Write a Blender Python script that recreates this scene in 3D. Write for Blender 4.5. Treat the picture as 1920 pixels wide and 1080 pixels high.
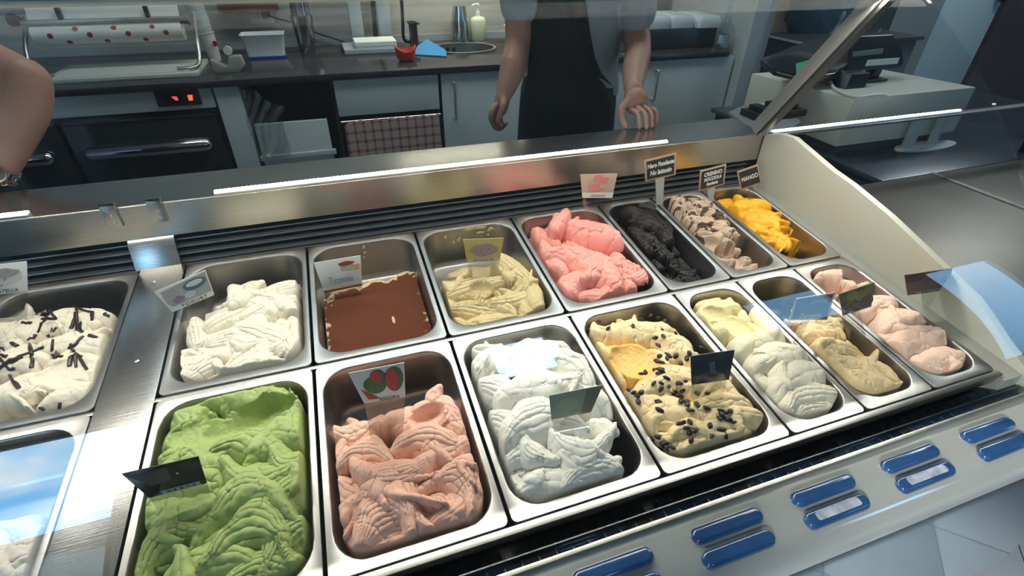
import bpy, bmesh, math, random
import numpy as np
from mathutils import Matrix, Vector
from math import sin, cos, pi, radians, sqrt, atan2
for o in list(bpy.data.objects): bpy.data.objects.remove(o)
scene = bpy.context.scene
COL = scene.collection
random.seed(7); RNG = np.random.default_rng(11)

# ------------------------------------------------------------------ camera
F = 945.2
RW = np.array([[0.9460352, 0.175644, -0.2723353], [-0.3238199, 0.5449711, -0.7733997], [0.0125718, 0.819851, 0.5724389]])
CW = np.array([0.36869, -0.74734, 1.41519])
cam_data = bpy.data.cameras.new('camera'); cam = bpy.data.objects.new('camera', cam_data); COL.objects.link(cam)
cam_data.sensor_width = 36; cam_data.lens = F*36/1920; cam_data.clip_start = .02
mw = Matrix.Identity(4)
for i in range(3):
    for j in range(3): mw[i][j] = RW[i][j]
    mw[i][3] = CW[i]
cam.matrix_world = mw
scene.camera = cam
# ------------------------------------------------------------------ world: daylight sky with clouds
SKY = 8.0
w = bpy.data.worlds.new('world'); scene.world = w; w.use_nodes = True
nt = w.node_tree; nt.nodes.clear()
out = nt.nodes.new('ShaderNodeOutputWorld'); bg = nt.nodes.new('ShaderNodeBackground'); bg.inputs[1].default_value = SKY
tc = nt.nodes.new('ShaderNodeTexCoord')
n1 = nt.nodes.new('ShaderNodeTexNoise'); n1.inputs['Scale'].default_value = 3.2; n1.inputs['Detail'].default_value = 7; n1.inputs['Roughness'].default_value = .55
r1 = nt.nodes.new('ShaderNodeValToRGB'); r1.color_ramp.elements[0].position = .46; r1.color_ramp.elements[1].position = .60
mx = nt.nodes.new('ShaderNodeMixRGB'); mx.inputs[1].default_value = (.20, .56, .98, 1); mx.inputs[2].default_value = (.80, .92, 1, 1)
nt.links.new(tc.outputs['Generated'], n1.inputs['Vector']); nt.links.new(n1.outputs['Fac'], r1.inputs[0]); nt.links.new(r1.outputs[0], mx.inputs[0])
nt.links.new(mx.outputs[0], bg.inputs[0]); nt.links.new(bg.outputs[0], out.inputs[0])
# ------------------------------------------------------------------ lights of the room
def area(name, loc, size, energy, color, target=None, size_y=None, spread=None):
    l = bpy.data.lights.new(name, 'AREA'); l.energy = energy; l.color = color
    l.size = size
    if size_y: l.shape = 'RECTANGLE'; l.size_y = size_y
    if spread: l.spread = spread
    o = bpy.data.objects.new(name, l); COL.objects.link(o); o.location = loc
    d = (Vector(target) - Vector(loc)) if target else Vector((0, 0, -1))
    o.rotation_euler = d.to_track_quat('-Z', 'Y').to_euler(); return o
# warm LED line under the glass canopy of the case
area('canopy_light', (.75, .165, 1.322), 2.7, 19, (1, .94, .84), target=(.75, -.22, .8), size_y=.07)
# unseen kitchen ceiling lamp; unseen side light brightening the right background
area('kitchen_light', (1.0, 1.35, 2.75), 2.6, 30, (.86, .96, .97), size_y=.5)
area('side_light', (4.6, 1.3, 2.75), 1.0, 32, (.85, .95, 1), size_y=.5)
area('sink_light', (1.15, 2.30, 1.52), .9, 5.5, (1, .93, .72), size_y=.06)
# sun through the glazed shop door, falling on the tiles in front of the case
sl = bpy.data.lights.new('sun', 'SUN'); sl.energy = 3.2; sl.angle = radians(3); sl.color = (1, .97, .92)
so = bpy.data.objects.new('sun', sl); COL.objects.link(so); so.location = (-8, -9, 7); so.rotation_euler = Vector((3.2, 2.9, -1.95)).to_track_quat('-Z', 'Y').to_euler()
vs = scene.view_settings
vs.view_transform = 'Standard'; vs.look = 'None'; vs.exposure = 0.0; vs.gamma = 1; vs.use_curve_mapping = False

# ------------------------------------------------------------------ geometry helpers
T = radians(6.2); Z0 = .77
AM = np.array([[1, 0, 0], [0, cos(T), -sin(T)], [0, sin(T), cos(T)]])
def C(p):                                   # tilted deck frame -> world
    p = np.atleast_2d(np.asarray(p, float)); r = p @ AM.T + [0, 0, Z0]; return r if len(r) > 1 else r[0]
def L(p):                                   # world -> tilted deck frame
    p = np.atleast_2d(np.asarray(p, float)); r = (p - [0, 0, Z0]) @ AM; return r if len(r) > 1 else r[0]
def ray(px, py):
    d = RW @ np.array([(px-960)/F, (540-py)/F, -1]); return d/np.linalg.norm(d)
def pX(px, py, x): d = ray(px, py); return CW + d*(x-CW[0])/d[0]
def pY(px, py, y): d = ray(px, py); return CW + d*(y-CW[1])/d[1]
def pZ(px, py, z): d = ray(px, py); return CW + d*(z-CW[2])/d[2]
def pL(px, py, z=0.):                       # pixel -> deck coordinates on the plane z
    n = AM @ np.array([0, 0, 1]); o = np.array([0, 0, Z0]) + n*z; d = ray(px, py)
    return L(CW + d*((o-CW) @ n)/(d @ n))

class MB:
    def __init__(s): s.v = []; s.f = []
    def add(s, v, f):
        b = len(s.v); s.v += [tuple(map(float, p)) for p in v]; s.f += [tuple(i+b for i in q) for q in f]; return s
    def hexa(s, p):                         # 8 points: bottom 4 ccw, top 4 ccw
        return s.add(p, [(3,2,1,0), (4,5,6,7), (0,1,5,4), (1,2,6,5), (2,3,7,6), (3,0,4,7)])
    def box(s, a, b, fr=None):
        (x0, y0, z0), (x1, y1, z1) = a, b
        p = [(x0,y0,z0), (x1,y0,z0), (x1,y1,z0), (x0,y1,z0), (x0,y0,z1), (x1,y0,z1), (x1,y1,z1), (x0,y1,z1)]
        if fr is not None: p = [fr(q) for q in p]
        return s.hexa(p)
    def prism(s, poly, d):                  # polygon (3d pts) extruded along d
        n = len(poly); a = [np.array(p, float) for p in poly]; b = [p+np.array(d, float) for p in a]
        return s.add(a+b, [tuple(range(n))[::-1], tuple(range(n, 2*n))] + [(i, (i+1) % n, n+(i+1) % n, n+i) for i in range(n)])
    def loft(s, loops, cap0=True, cap1=True, close=True):
        n = len(loops[0]); f = []
        for k in range(len(loops)-1):
            for i in range(n if close else n-1):
                j = (i+1) % n; f.append((k*n+i, k*n+j, (k+1)*n+j, (k+1)*n+i))
        if cap0: f.append(tuple(range(n))[::-1])
        if cap1: f.append(tuple(range((len(loops)-1)*n, len(loops)*n)))
        return s.add([p for l in loops for p in l], f)
    def lathe(s, prof, c, ax=(0,0,1), n=24, cap=True):
        ax = Vector(ax).normalized(); u = ax.orthogonal().normalized(); v = ax.cross(u); c = Vector(c)
        return s.loft([[c + ax*h + (u*cos(2*pi*i/n) + v*sin(2*pi*i/n))*max(r, 1e-5) for i in range(n)] for r, h in prof], cap, cap)
    def cyl(s, a, b, r, r2=None, n=16):
        a = Vector(a); b = Vector(b); d = b-a
        return s.lathe([(r, 0), (r if r2 is None else r2, d.length)], a, d, n)
    def tube(s, pts, r, n=8, smooth=0, cap=True):
        P = [Vector(p) for p in pts]
        if smooth: P = cr(P, smooth)
        rs = r if hasattr(r, '__len__') else [r]*len(P)
        if len(rs) != len(P): rs = np.interp(np.linspace(0, 1, len(P)), np.linspace(0, 1, len(rs)), rs)
        loops = []; u = None
        for i, p in enumerate(P):
            t = (P[min(i+1, len(P)-1)] - P[max(i-1, 0)]).normalized()
            u = (t.orthogonal() if u is None else u - t*u.dot(t)).normalized(); v = t.cross(u)
            loops.append([p + (u*cos(2*pi*k/n) + v*sin(2*pi*k/n))*rs[i] for k in range(n)])
        return s.loft(loops, cap, cap)
    def ball(s, c, r, n=12, m=8, sc=(1,1,1), rot=None):
        R = rot or Matrix.Identity(3)
        loops = []
        for j in range(m+1):
            a = -pi/2 + pi*j/m
            loops.append([Vector(c) + R @ Vector((r*sc[0]*max(cos(a), 1e-3)*cos(2*pi*i/n), r*sc[1]*max(cos(a), 1e-3)*sin(2*pi*i/n), r*sc[2]*sin(a))) for i in range(n)])
        return s.loft(loops)
def cr(P, k):                               # Catmull-Rom
    P = [Vector(p) for p in P]; out = []
    for i in range(len(P)-1):
        a = P[max(i-1, 0)]; b = P[i]; c = P[i+1]; d = P[min(i+2, len(P)-1)]
        for j in range(k):
            t = j/k; out.append(.5*((2*b) + (c-a)*t + (2*a-5*b+4*c-d)*t*t + (3*b-a-3*c+d)*t**3))
    return out + [P[-1]]
def rrect(w, d, r, n=6, z=0, cx=0, cy=0):   # rounded rectangle loop, ccw
    o = []
    for (sx, sy, a0) in ((1, 1, 0), (-1, 1, pi/2), (-1, -1, pi), (1, -1, 3*pi/2)):
        for k in range(n+1):
            a = a0 + pi/2*k/n; o.append((cx + sx*(w/2-r) + r*cos(a), cy + sy*(d/2-r) + r*sin(a), z))
    return o

# ------------------------------------------------------------------ objects
MATS = {}
def tag(o, label=None, cat=None, group=None, kind=None):
    if label: o['label'] = label
    if cat: o['category'] = cat
    if group: o['group'] = group
    if kind: o['kind'] = kind
    return o
PM = {}
def thing(name, label, cat, loc, group=None, rot=None):
    o = bpy.data.objects.new(name, None); COL.objects.link(o); o.empty_display_size = .02
    m = Matrix.Translation(Vector(loc))
    if rot is not None: m = m @ rot.to_4x4()
    o.matrix_world = m; PM[o] = m
    return tag(o, label, cat, group)
def sharp(me, ang):
    me.polygons.foreach_set('use_smooth', [True]*len(me.polygons))
    if ang < 170: me.set_sharp_from_angle(angle=radians(ang))
def obj(name, mb, mat, parent=None, smooth=40, label=None, cat=None, group=None, kind=None, bevel=0, origin=None, fix=True):
    me = bpy.data.meshes.new(name)
    M0 = PM.get(parent, Matrix.Identity(4)) if parent else Matrix.Identity(4)
    if parent is None:
        if origin is None:
            a = np.array(mb.v); origin = ((a[:,0].min()+a[:,0].max())/2, (a[:,1].min()+a[:,1].max())/2, a[:,2].min())
        M0 = Matrix.Translation(Vector(origin))
    inv = M0.inverted()
    a = np.array(mb.v); a = a @ np.array(inv.to_3x3()).T + np.array(inv.translation)
    me.from_pydata(a.tolist(), [], mb.f)
    if fix:
        bm = bmesh.new(); bm.from_mesh(me)
        if bevel:
            ed = [e for e in bm.edges if len(e.link_faces) == 2 and e.calc_face_angle(0) > radians(35)]
            bmesh.ops.bevel(bm, geom=ed, offset=bevel, segments=2, affect='EDGES', profile=.6, clamp_overlap=True)
        bmesh.ops.recalc_face_normals(bm, faces=bm.faces); bm.to_mesh(me); bm.free()
    if mat: me.materials.append(mat)
    sharp(me, smooth)
    o = bpy.data.objects.new(name, me); COL.objects.link(o)
    if parent: o.parent = parent; PM[o] = M0
    else: o.matrix_world = M0; PM[o] = M0
    return tag(o, label, cat, group, kind)
def dupmesh(src, name, m_world, parent=None):
    o = bpy.data.objects.new(name, src.data); COL.objects.link(o)
    if parent: o.parent = parent; o.matrix_basis = PM[parent].inverted() @ m_world
    else: o.matrix_world = m_world
    PM[o] = m_world; return o

def mat(name, col, rough=.5, metal=0., bump=0., bscale=60., var=0., vscale=8., spec=.5, sss=0., sssr=(.004,.003,.002), alpha=1., coat=0., emit=None, es=0., aniso=None, attr=False, trans=0., ior=1.45, stretch=None, dark=None):
    if name in MATS: return MATS[name]
    m = bpy.data.materials.new(name); m.use_nodes = True; nt = m.node_tree; b = nt.nodes['Principled BSDF']
    b.inputs['Base Color'].default_value = (*col, 1); b.inputs['Roughness'].default_value = rough; b.inputs['Metallic'].default_value = metal
    b.inputs['Specular IOR Level'].default_value = spec; b.inputs['IOR'].default_value = ior
    b.inputs['Coat Weight'].default_value = coat; b.inputs['Coat Roughness'].default_value = .05
    b.inputs['Transmission Weight'].default_value = trans; b.inputs['Alpha'].default_value = alpha
    if sss: b.inputs['Subsurface Weight'].default_value = sss; b.inputs['Subsurface Radius'].default_value = (1, .7, .5); b.inputs['Subsurface Scale'].default_value = .006
    if emit: b.inputs['Emission Color'].default_value = (*emit, 1); b.inputs['Emission Strength'].default_value = es
    tc = nt.nodes.new('ShaderNodeTexCoord'); src = tc.outputs['Object']
    if stretch:
        mp = nt.nodes.new('ShaderNodeMapping'); mp.inputs['Scale'].default_value = stretch; nt.links.new(src, mp.inputs[0]); src = mp.outputs[0]
    base = None
    if attr:
        at = nt.nodes.new('ShaderNodeAttribute'); at.attribute_name = 'Col'; base = at.outputs['Color']; nt.links.new(base, b.inputs['Base Color'])
    if var:
        n = nt.nodes.new('ShaderNodeTexNoise'); n.inputs['Scale'].default_value = vscale; n.inputs['Detail'].default_value = 5; nt.links.new(src, n.inputs['Vector'])
        r = nt.nodes.new('ShaderNodeMapRange'); r.inputs[1].default_value = .3; r.inputs[2].default_value = .7; r.inputs[3].default_value = 1-var; r.inputs[4].default_value = 1+var
        nt.links.new(n.outputs['Fac'], r.inputs[0])
        h = nt.nodes.new('ShaderNodeHueSaturation'); nt.links.new(r.outputs[0], h.inputs['Value']); h.inputs['Color'].default_value = (*col, 1)
        if base: nt.links.new(base, h.inputs['Color'])
        nt.links.new(h.outputs[0], b.inputs['Base Color'])
    if bump:
        n2 = nt.nodes.new('ShaderNodeTexNoise'); n2.inputs['Scale'].default_value = bscale; n2.inputs['Detail'].default_value = 4; nt.links.new(src, n2.inputs['Vector'])
        bp = nt.nodes.new('ShaderNodeBump'); bp.inputs['Strength'].default_value = 1; bp.inputs['Distance'].default_value = bump
        nt.links.new(n2.outputs['Fac'], bp.inputs['Height']); nt.links.new(bp.outputs[0], b.inputs['Normal'])
    MATS[name] = m; return m
def thin_glass(name, tint, ior=1.5, extra=0.0, rough=.0):       # reflection by angle over plain see-through
    m = bpy.data.materials.new(name); m.use_nodes = True; nt = m.node_tree; nt.nodes.clear()
    o = nt.nodes.new('ShaderNodeOutputMaterial'); t = nt.nodes.new('ShaderNodeBsdfTransparent'); t.inputs[0].default_value = (*tint, 1)
    g = nt.nodes.new('ShaderNodeBsdfGlossy'); g.inputs['Roughness'].default_value = rough; g.inputs[0].default_value = (1, 1, 1, 1)
    lw = nt.nodes.new('ShaderNodeLayerWeight'); lw.inputs[0].default_value = .5   # Schlick, same from both sides
    pw = nt.nodes.new('ShaderNodeMath'); pw.operation = 'POWER'; pw.inputs[1].default_value = 5; nt.links.new(lw.outputs['Facing'], pw.inputs[0])
    f0 = ((ior-1)/(ior+1))**2
    a = nt.nodes.new('ShaderNodeMath'); a.operation = 'MULTIPLY_ADD'; a.inputs[1].default_value = (1-f0)*.9; a.inputs[2].default_value = f0+extra; a.use_clamp = True
    nt.links.new(pw.outputs[0], a.inputs[0])
    mx = nt.nodes.new('ShaderNodeMixShader'); nt.links.new(a.outputs[0], mx.inputs[0]); nt.links.new(t.outputs[0], mx.inputs[1]); nt.links.new(g.outputs[0], mx.inputs[2]); nt.links.new(mx.outputs[0], o.inputs[0])
    MATS[name] = m; return m
def text_mb(txt, size, fr, font_scale_x=1., shear=0., depth=.0004, align='CENTER', bold=0., spacing=1.):
    """flat lettering as mesh; fr maps (x, y, z) of the sign's own plane to world"""
    cu = bpy.data.curves.new('t', 'FONT'); cu.body = txt; cu.size = size; cu.align_x = align; cu.align_y = 'CENTER'; cu.extrude = depth; cu.shear = shear; cu.offset = bold; cu.space_character = spacing; cu.resolution_u = 3
    ob = bpy.data.objects.new('t', cu); COL.objects.link(ob); dg = bpy.context.evaluated_depsgraph_get(); me = bpy.data.meshes.new_from_object(ob.evaluated_get(dg))
    mb = MB(); mb.v = [tuple(fr((v.co.x*font_scale_x, v.co.y, v.co.z))) for v in me.vertices]; mb.f = [tuple(p.vertices) for p in me.polygons]
    bpy.data.objects.remove(ob); bpy.data.curves.remove(cu); bpy.data.meshes.remove(me); return mb
# ------------------------------------------------------------------ materials
steel = mat('brushed_steel', (.50, .485, .465), .27, 1, bump=.00015, bscale=12, var=.05, vscale=6, stretch=(1, 40, 40))
steelp = mat('pan_steel', (.39, .38, .365), .36, 1, bump=.0002, bscale=40, var=.06, vscale=25)
chrome = mat('chrome', (.8, .8, .8), .08, 1)
darkst = mat('dark_steel', (.10, .105, .11), .3, 1, var=.2, vscale=5)
black = mat('black_plastic', (.018, .02, .022), .35)
blackm = mat('black_matte', (.02, .022, .024), .7)
white = mat('white_laminate', (.62, .66, .64), .35, var=.02, vscale=3)
whitep = mat('white_plastic', (.78, .80, .79), .35)
creamp = mat('cream_panel', (.55, .54, .45), .4, var=.04, vscale=4)
paper = mat('paper', (.82, .82, .78), .7)
worktop = mat('dark_worktop', (.045, .04, .045), .16, var=.3, vscale=60)
wood = mat('oak_edge', (.55, .36, .22), .6, var=.1, vscale=30)
clear = thin_glass('clear_plastic', (.93, .94, .94), 1.35, .03, .08)
glassm = thin_glass('case_glass', (.965, .985, .98), 1.5, 0.015, 0)
ledm = mat('led_strip', (1, 1, 1), .4, emit=(1, .97, .90), es=.65)
leddot = mat('led_lens', (1, 1, 1), .3, emit=(1, 1, .98), es=30)

# ------------------------------------------------------------------ room shell
X0, X1, YF, YB, ZC = -3.4, 8.6, -4.0, 2.53, 3.6
def struct(name, mb, m, parent=None, **k): return obj(name, mb, m, parent, kind='structure' if parent is None else None, **k)
floorm = mat('floor_grout', (.10, .11, .12), .6)
tilem = mat('floor_tile', (.46, .52, .56), .25, var=.06, vscale=9)
fl = struct('floor', MB().box((X0, YF-3, -.06), (X1, YB+.1, -.004)), floorm, origin=(0, 0, 0))
s_ = .295; k45 = cos(pi/4)
tile0 = None; cnt = 0
for i in range(-14, 15):
    for j in range(-14, 15):
        cx = 1.2 + (i*k45 - j*k45)*s_*1.01; cy = -1.1 + (i*k45 + j*k45)*s_*1.01
        if not (-1.0 < cx < 3.6 and -2.2 < cy < -.40): continue
        m_ = Matrix.Translation((cx, cy, 0)) @ Matrix.Rotation(pi/4, 4, 'Z')
        if tile0 is None:
            tile0 = obj('tile', MB().prism([(x, y, -.004) for x, y in ((-s_/2, -s_/2), (s_/2, -s_/2), (s_/2, s_/2), (-s_/2, s_/2))], (0, 0, .004)), tilem, None, bevel=.0008, origin=(0, 0, 0))
            tile0.parent = fl; tile0.matrix_basis = m_
        else: dupmesh(tile0, 'tile', m_, fl)
        cnt += 1
tag(obj('floor_strip', MB().box((-1.2, -.735, 0), (4.2, -.700, .006)), mat('rubber_black', (.012, .012, .014), .6), bevel=.002), 'black rubber strip on the tiled floor in front of the case', 'floor strip')
struct('ceiling', MB().box((X0, YF, ZC), (X1, YB+.1, ZC+.08)), mat('ceiling_paint', (.42, .42, .41), .8))
wallp = mat('grey_plaster', (.36, .37, .37), .8, var=.05, vscale=2)
backs = mat('limed_oak_backsplash', (.34, .335, .30), .45, var=.16, vscale=5, stretch=(.8, 9, 9))
wb = struct('wall_back', MB().box((X0, YB, 0), (X1, YB+.1, ZC)), backs)
struct('wall_left', MB().box((X0-.1, YF, 0), (X0, YB+.1, ZC)), wallp)
struct('wall_right', MB().box((X1, YF, 0), (X1+.1, YB+.1, ZC)), mat('dark_wall', (.10, .085, .085), .6))
# shop front behind the photographer: glazed door, transom and wide window (seen as reflections in the case glass)
ops = [(-3.1, -1.62, 0.02, 3.3), (1.36, 2.06, 2.46, 3.26), (4.3, 5.5, 2.15, 2.95), (6.95, 8.2, .3, 2.7)]
mbf = MB(); xs = [X0] + [v for o_ in ops for v in o_[:2]] + [X1]
for a, b in zip(xs[::2], xs[1::2]): mbf.box((a, YF-.12, 0), (b, YF, ZC))
for a, b, z0, z1 in ops:
    if z0 > .05: mbf.box((a, YF-.12, 0), (b, YF, z0))
    mbf.box((a, YF-.12, z1), (b, YF, ZC))
struct('wall_front', mbf, wallp)
framem = mat('window_frame', (.12, .12, .12), .4)
for n_, (a, b, z0, z1) in enumerate(ops):
    fm = MB()
    for q in ((a, z0, a+.05, z1), (b-.05, z0, b, z1), (a+.05, z0, b-.05, z0+.05), (a+.05, z1-.05, b-.05, z1)): fm.box((q[0], YF-.09, q[1]), (q[2], YF-.03, q[3]))
    o_ = struct(('door_1', 'window_1', 'window_2', 'window_3')[n_], fm, framem)
# street outside
struct('street', MB().box((-16, -16, -.14), (22, YF-3, -.07)), mat('asphalt', (.32, .34, .36), .8))
hm = mat('street_house', (.42, .36, .28), .8, var=.1, vscale=1); rm = mat('roof_tiles', (.12, .07, .05), .8)
def house(x, y, w_, h_, lab, hm=hm):
    t = thing('house', lab, 'building', (x, y, -.07))
    obj('house_wall', MB().box((x-w_/2, y-2, -.07), (x+w_/2, y+2, h_)), hm, t)
    obj('house_roof', MB().prism([(x-w_/2-.2, y-2.2, h_), (x-w_/2-.2, y+2.2, h_), (x-w_/2-.2, y, h_+1.1)], (w_+.4, 0, 0)), rm, t)
house(-6.5, -11, 4.0, 2.6, 'low ochre house across the street, seen only in reflection')
house(13.5, -11, 9, 6.5, 'added pale blue house blocking the sky in the reflection', mat('sky_block_blue', (.25, .36, .42), .8))  # added outside the right window to block the sky and dim its reflection
house(-11.6, -12, 4.4, 3.6, 'taller ochre house across the street, seen only in reflection')

# ------------------------------------------------------------------ display case
case = thing('display_case', 'long stainless steel gelato display case with curved front glass', 'display case', (.75, 0, 0))
XL, XR = -1.35, 1.56
# lower body: shoulder and mirror-like front panel
prof = [(-.432, .703), (-.448, .7045), (-.48, .7035), (-.505, .698), (-.522, .686), (-.531, .668), (-.534, .64), (-.534, .12), (-.50, .12), (-.50, .60), (-.47, .66), (-.432, .68)]
shm = mat('pearl_enamel', (.62, .65, .61), .12, .3, coat=.5, var=.03, vscale=3)
obj('front_shoulder', MB().prism([(XL, y, z) for y, z in prof[:7]] + [(XL, -.50, .64), (XL, -.49, .67), (XL, -.432, .69)], (XR+.25-XL, 0, 0)), shm, case, 50)
obj('front_panel', MB().prism([(XL, -.531, .638), (XL, -.531, .10), (XL, -.50, .10), (XL, -.50, .638)], (XR+.25-XL, 0, 0)), mat('mirror_blue_panel', (.62, .74, .80), .05, .85), case)
obj('plinth', MB().box((XL, -.47, 0), (XR, .52, .10)), blackm, case)
obj('well', MB().box((XL, -.47, .10), (XR, .37, .58)).box((XL, .456, .10), (XR, .558, .86)), blackm, case)
# channel between pans and glass, with air grille
ch = obj('front_channel', MB().box((XL, -.432, .655), (XR, -.374, .668)), black, case)
def bar(y0, y1, z0, z1, m, name, x0=XL, x1=XR): return obj(name, MB().box((x0, y0, z0), (x1, y1, z1)), m, case, bevel=.0006)
bar(-.387, -.379, .706, .722, steel, 'channel_rail')
bar(-.4345, -.428, .69, .712, mat('edge_aluminium', (.6, .58, .5), .3, 1), 'glass_rail')
bar(-.4085, -.4055, .668, .700, darkst, 'channel_rail')
g0 = None; N = 112
for k in range(N):
    x = XL+.01 + k*(XR-XL-.02)/(N-1)
    if g0 is None: g0 = obj('grille_slat', MB().box((x-.0011, -.428, .668), (x+.0011, -.387, .688)), black, case); gx = x
    else: dupmesh(g0, 'grille_slat', PM[case] @ Matrix.Translation((x-gx, 0, 0)), case)
# blue gel packs pressed on the shoulder
bluem = mat('blue_gel_insert', (.03, .10, .26), .1, coat=1, var=.2, vscale=20)
lozw = mat('insert_label', (.45, .50, .60), .3, 0, var=.4, vscale=60)
def loz(x, y, lab):
    zt = .7045 if y > -.48 else .7000; tl = 0 if y > -.48 else -.14
    loops = []
    for (ins, h) in ((0, -.002), (0, .004), (.0025, .0075), (.006, .0085)):
        loops.append([(x+px_, y+py_*cos(tl), zt+h+py_*(-sin(tl))*1) for px_, py_, _ in rrect(.122-2*ins, .0235-2*ins, max(.0112-ins, .002), 5)])
    o_ = obj('blue_insert', MB().loft(loops), bluem, case, 60)
    if lab: 
        loops = [[(x+px_, y+py_, zt+h-py_*sin(tl)) for px_, py_, _ in rrect(.085, .012, .004, 3)] for h in (.0083, .0091)]
        obj('insert_label', MB().loft(loops), lozw, o_, label='pale transparent label')
for k in range(-6, 5):
    x = .622 + .1855*k if k < 1 else [.81, .992, 1.179, 1.368][k-1]
    loz(x, -.466, False); loz(x-.004, -.4985, k in (2, 3))
# rear: vent slats, ledge
obj('rear_vent', MB().box((XL, .438, .74), (XR-.02, .45, .90)), black, case)
for z, y in ((.809, .392), (.824, .400), (.839, .407), (.854, .414)):
    obj('slat', MB().prism([(XL, y, z), (XL, y+.001, z+.0025), (XL, y+.030, z+.0025), (XL, y+.030, z)], (XR-.03-XL, 0, 0)), mat('slat_grey', (.16, .17, .175), .4, .6), case)
# support rails under the pans
obj('ledge_top', MB().prism([(XL, .408, .945), (XL, .408, .870), (XL, .412, .870), (XL, .412, .941), (XL, .556, .945), (XL, .556, .915), (XL, .560, .915), (XL, .560, .949), (XL, .55, .951), (XL, .41, .947)], (XR-XL, 0, 0)), steel, case, 20)
obj('ledge_core', MB().box((XL, .45, .86), (XR-.01, .555, .944)), darkst, case)
for (xa, za, zb) in ((-.104, .951, .906), (-.021, .951, .906)):
    t_ = obj('bracket', MB().box((xa-.0135, .4015, .906), (xa+.0135, .4075, .957)).box((xa-.0135, .4015, .954), (xa+.0135, .418, .957)), steel, case, bevel=.0006)
    for zz in (.932, .918): obj('screw', MB().lathe([(.0028, 0), (.0028, .0012), (.0015, .0018)], (xa+.003, .4015, zz), (0, -1, 0), 10), chrome, t_)
# LED light lines lying along the ledge front edge
def led(x0, x1, y, z, par, n):
    hb = obj('led_channel', MB().box((x0, y-.008, z), (x1, y+.008, z+.004)), mat('led_alu', (.7, .7, .7), .3, 1), par)
    obj('led_tube', MB().box((x0, y-.0062, z+.004), (x1, y+.0062, z+.0085)), ledm, hb)
    d = MB()
    for k in range(n):
        x = x0 + (k+.5)*(x1-x0)/n; d.lathe([(.0036, 0), (.0028, .0018), (.0005, .0026)], (x, y-.001, z+.0085), (0, 0, 1), 6)
    obj('led_lenses', d, leddot, hb, kind='stuff')
led(.093, 1.228, .417, .9475, case, 130); led(-1.33, -.24, .417, .9475, case, 125)
# canopy, posts, glass
obj('canopy_lip', MB().box((XL, .128, 1.334), (XR, .215, 1.341)), mat('beige_lip', (.56, .50, .40), .5), case)
obj('canopy', MB().box((XL, .130, 1.341), (XR, .215, 1.405)), mat('green_glass_edge', (.20, .27, .24), .3, coat=.3), case)
def slab_yz(poly, x0, x1): return MB().prism([(x0, y, z) for y, z in poly], (x1-x0, 0, 0))
def post(xa, xb):
    a = np.array([.432, .952]); b = np.array([.185, 1.334]); d = (b-a)/np.linalg.norm(b-a); n = np.array([-d[1], d[0]])
    q = [a+n*.018, b+n*.018, b-n*.018, a-n*.018]
    o_ = obj('support_post', slab_yz(q, xa, xb), mat('post_aluminium', (.36, .36, .34), .42, .5), case, bevel=.002)
    q = [a+n*.023+d*.01, b+n*.023, b+n*.0185, a+n*.0185+d*.01]
    obj('post_gasket', slab_yz(q, xa+.004, xb-.004), black, o_)
    q = [a+n*.031+d*.01, b+n*.031, b+n*.0235, a+n*.0235+d*.01]
    obj('post_trim', slab_yz(q, xa+.002, xb-.002), steel, o_)
post(1.532, 1.558)
ga = np.array([.128, 1.338]); gb = np.array([-.434, .713]); gn = np.array([-.739, .674])
cur = [ga + (gb-ga)*t + gn*.07*4*t*(1-t) for t in np.linspace(0, 1, 33)]
cur2 = [p - gn*.005 for p in cur]
def ribbon(a, b, x0, x1):
    pts = a + b[::-1]; n = len(a); m = MB(); v = [(x0, y, z) for y, z in pts] + [(x1, y, z) for y, z in pts]; K = 2*n; f = []
    for i in range(K): j = (i+1) % K; f.append((i, j, K+j, K+i))
    for i in range(n-1): f.append((i+1, i, K-1-i, K-2-i)); f.append((K+i, K+i+1, 2*K-2-i, 2*K-1-i))
    return m.add(v, f)
obj('front_glass', ribbon(cur, cur2, XL, 1.562), glassm, case, 60)
# end panel (cream inside) and end glass
ep = [(.405, .945), (.405, .72), (-.42, .66), (-.42, .715), (-.40, .735), (-.342, .765), (-.30, .792), (-.262, .813), (-.178, .84), (-.03, .888), (.09, .918), (.159, .93), (.304, .968), (.35, .965)]
obj('end_panel', slab_yz(ep, 1.556, 1.576), creamp, case, bevel=.0015, label='cream end panel')
obj('end_ramp', MB().prism([(1.505, *q) for q in ((.405, .80), (.405, .72), (-.40, .66), (-.40, .722))], (.051, 0, 0)), mat('end_grey', (.35, .35, .31), .5), case)


# deck frame between the two modules (all in the tilted deck frame)
obj('divider_plate', MB().box((-.088, -.375, -.030), (-.001, .382, .001), C), steel, case, bevel=.0008)
obj('divider_hump', MB().prism([(-.098, .396, .862), (-.098, .380, .815), (-.098, .355, .757), (-.098, .44, .757), (-.098, .44, .872), (-.098, .405, .872)], (.088, 0, 0)), steel, case, bevel=.001)
for q in ((-.045, .10, .001), (-.055, .33, .001)):
    obj('rivet', MB().lathe([(.004, 0), (.004, .0008), (.002, .0016)], C(q), C((0, 0, 1))-C((0, 0, 0)), 10), chrome, case)
for y0, y1 in ((-.004, .004), (-.392, -.381), (.378, .386)):
    obj('pan_rail', MB().box((-1.3, y0, -.012), (1.512, y1, -.0035 if y0 > -.01 and y1 < .01 else .0), C), steelp, case, bevel=.0006)
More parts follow.
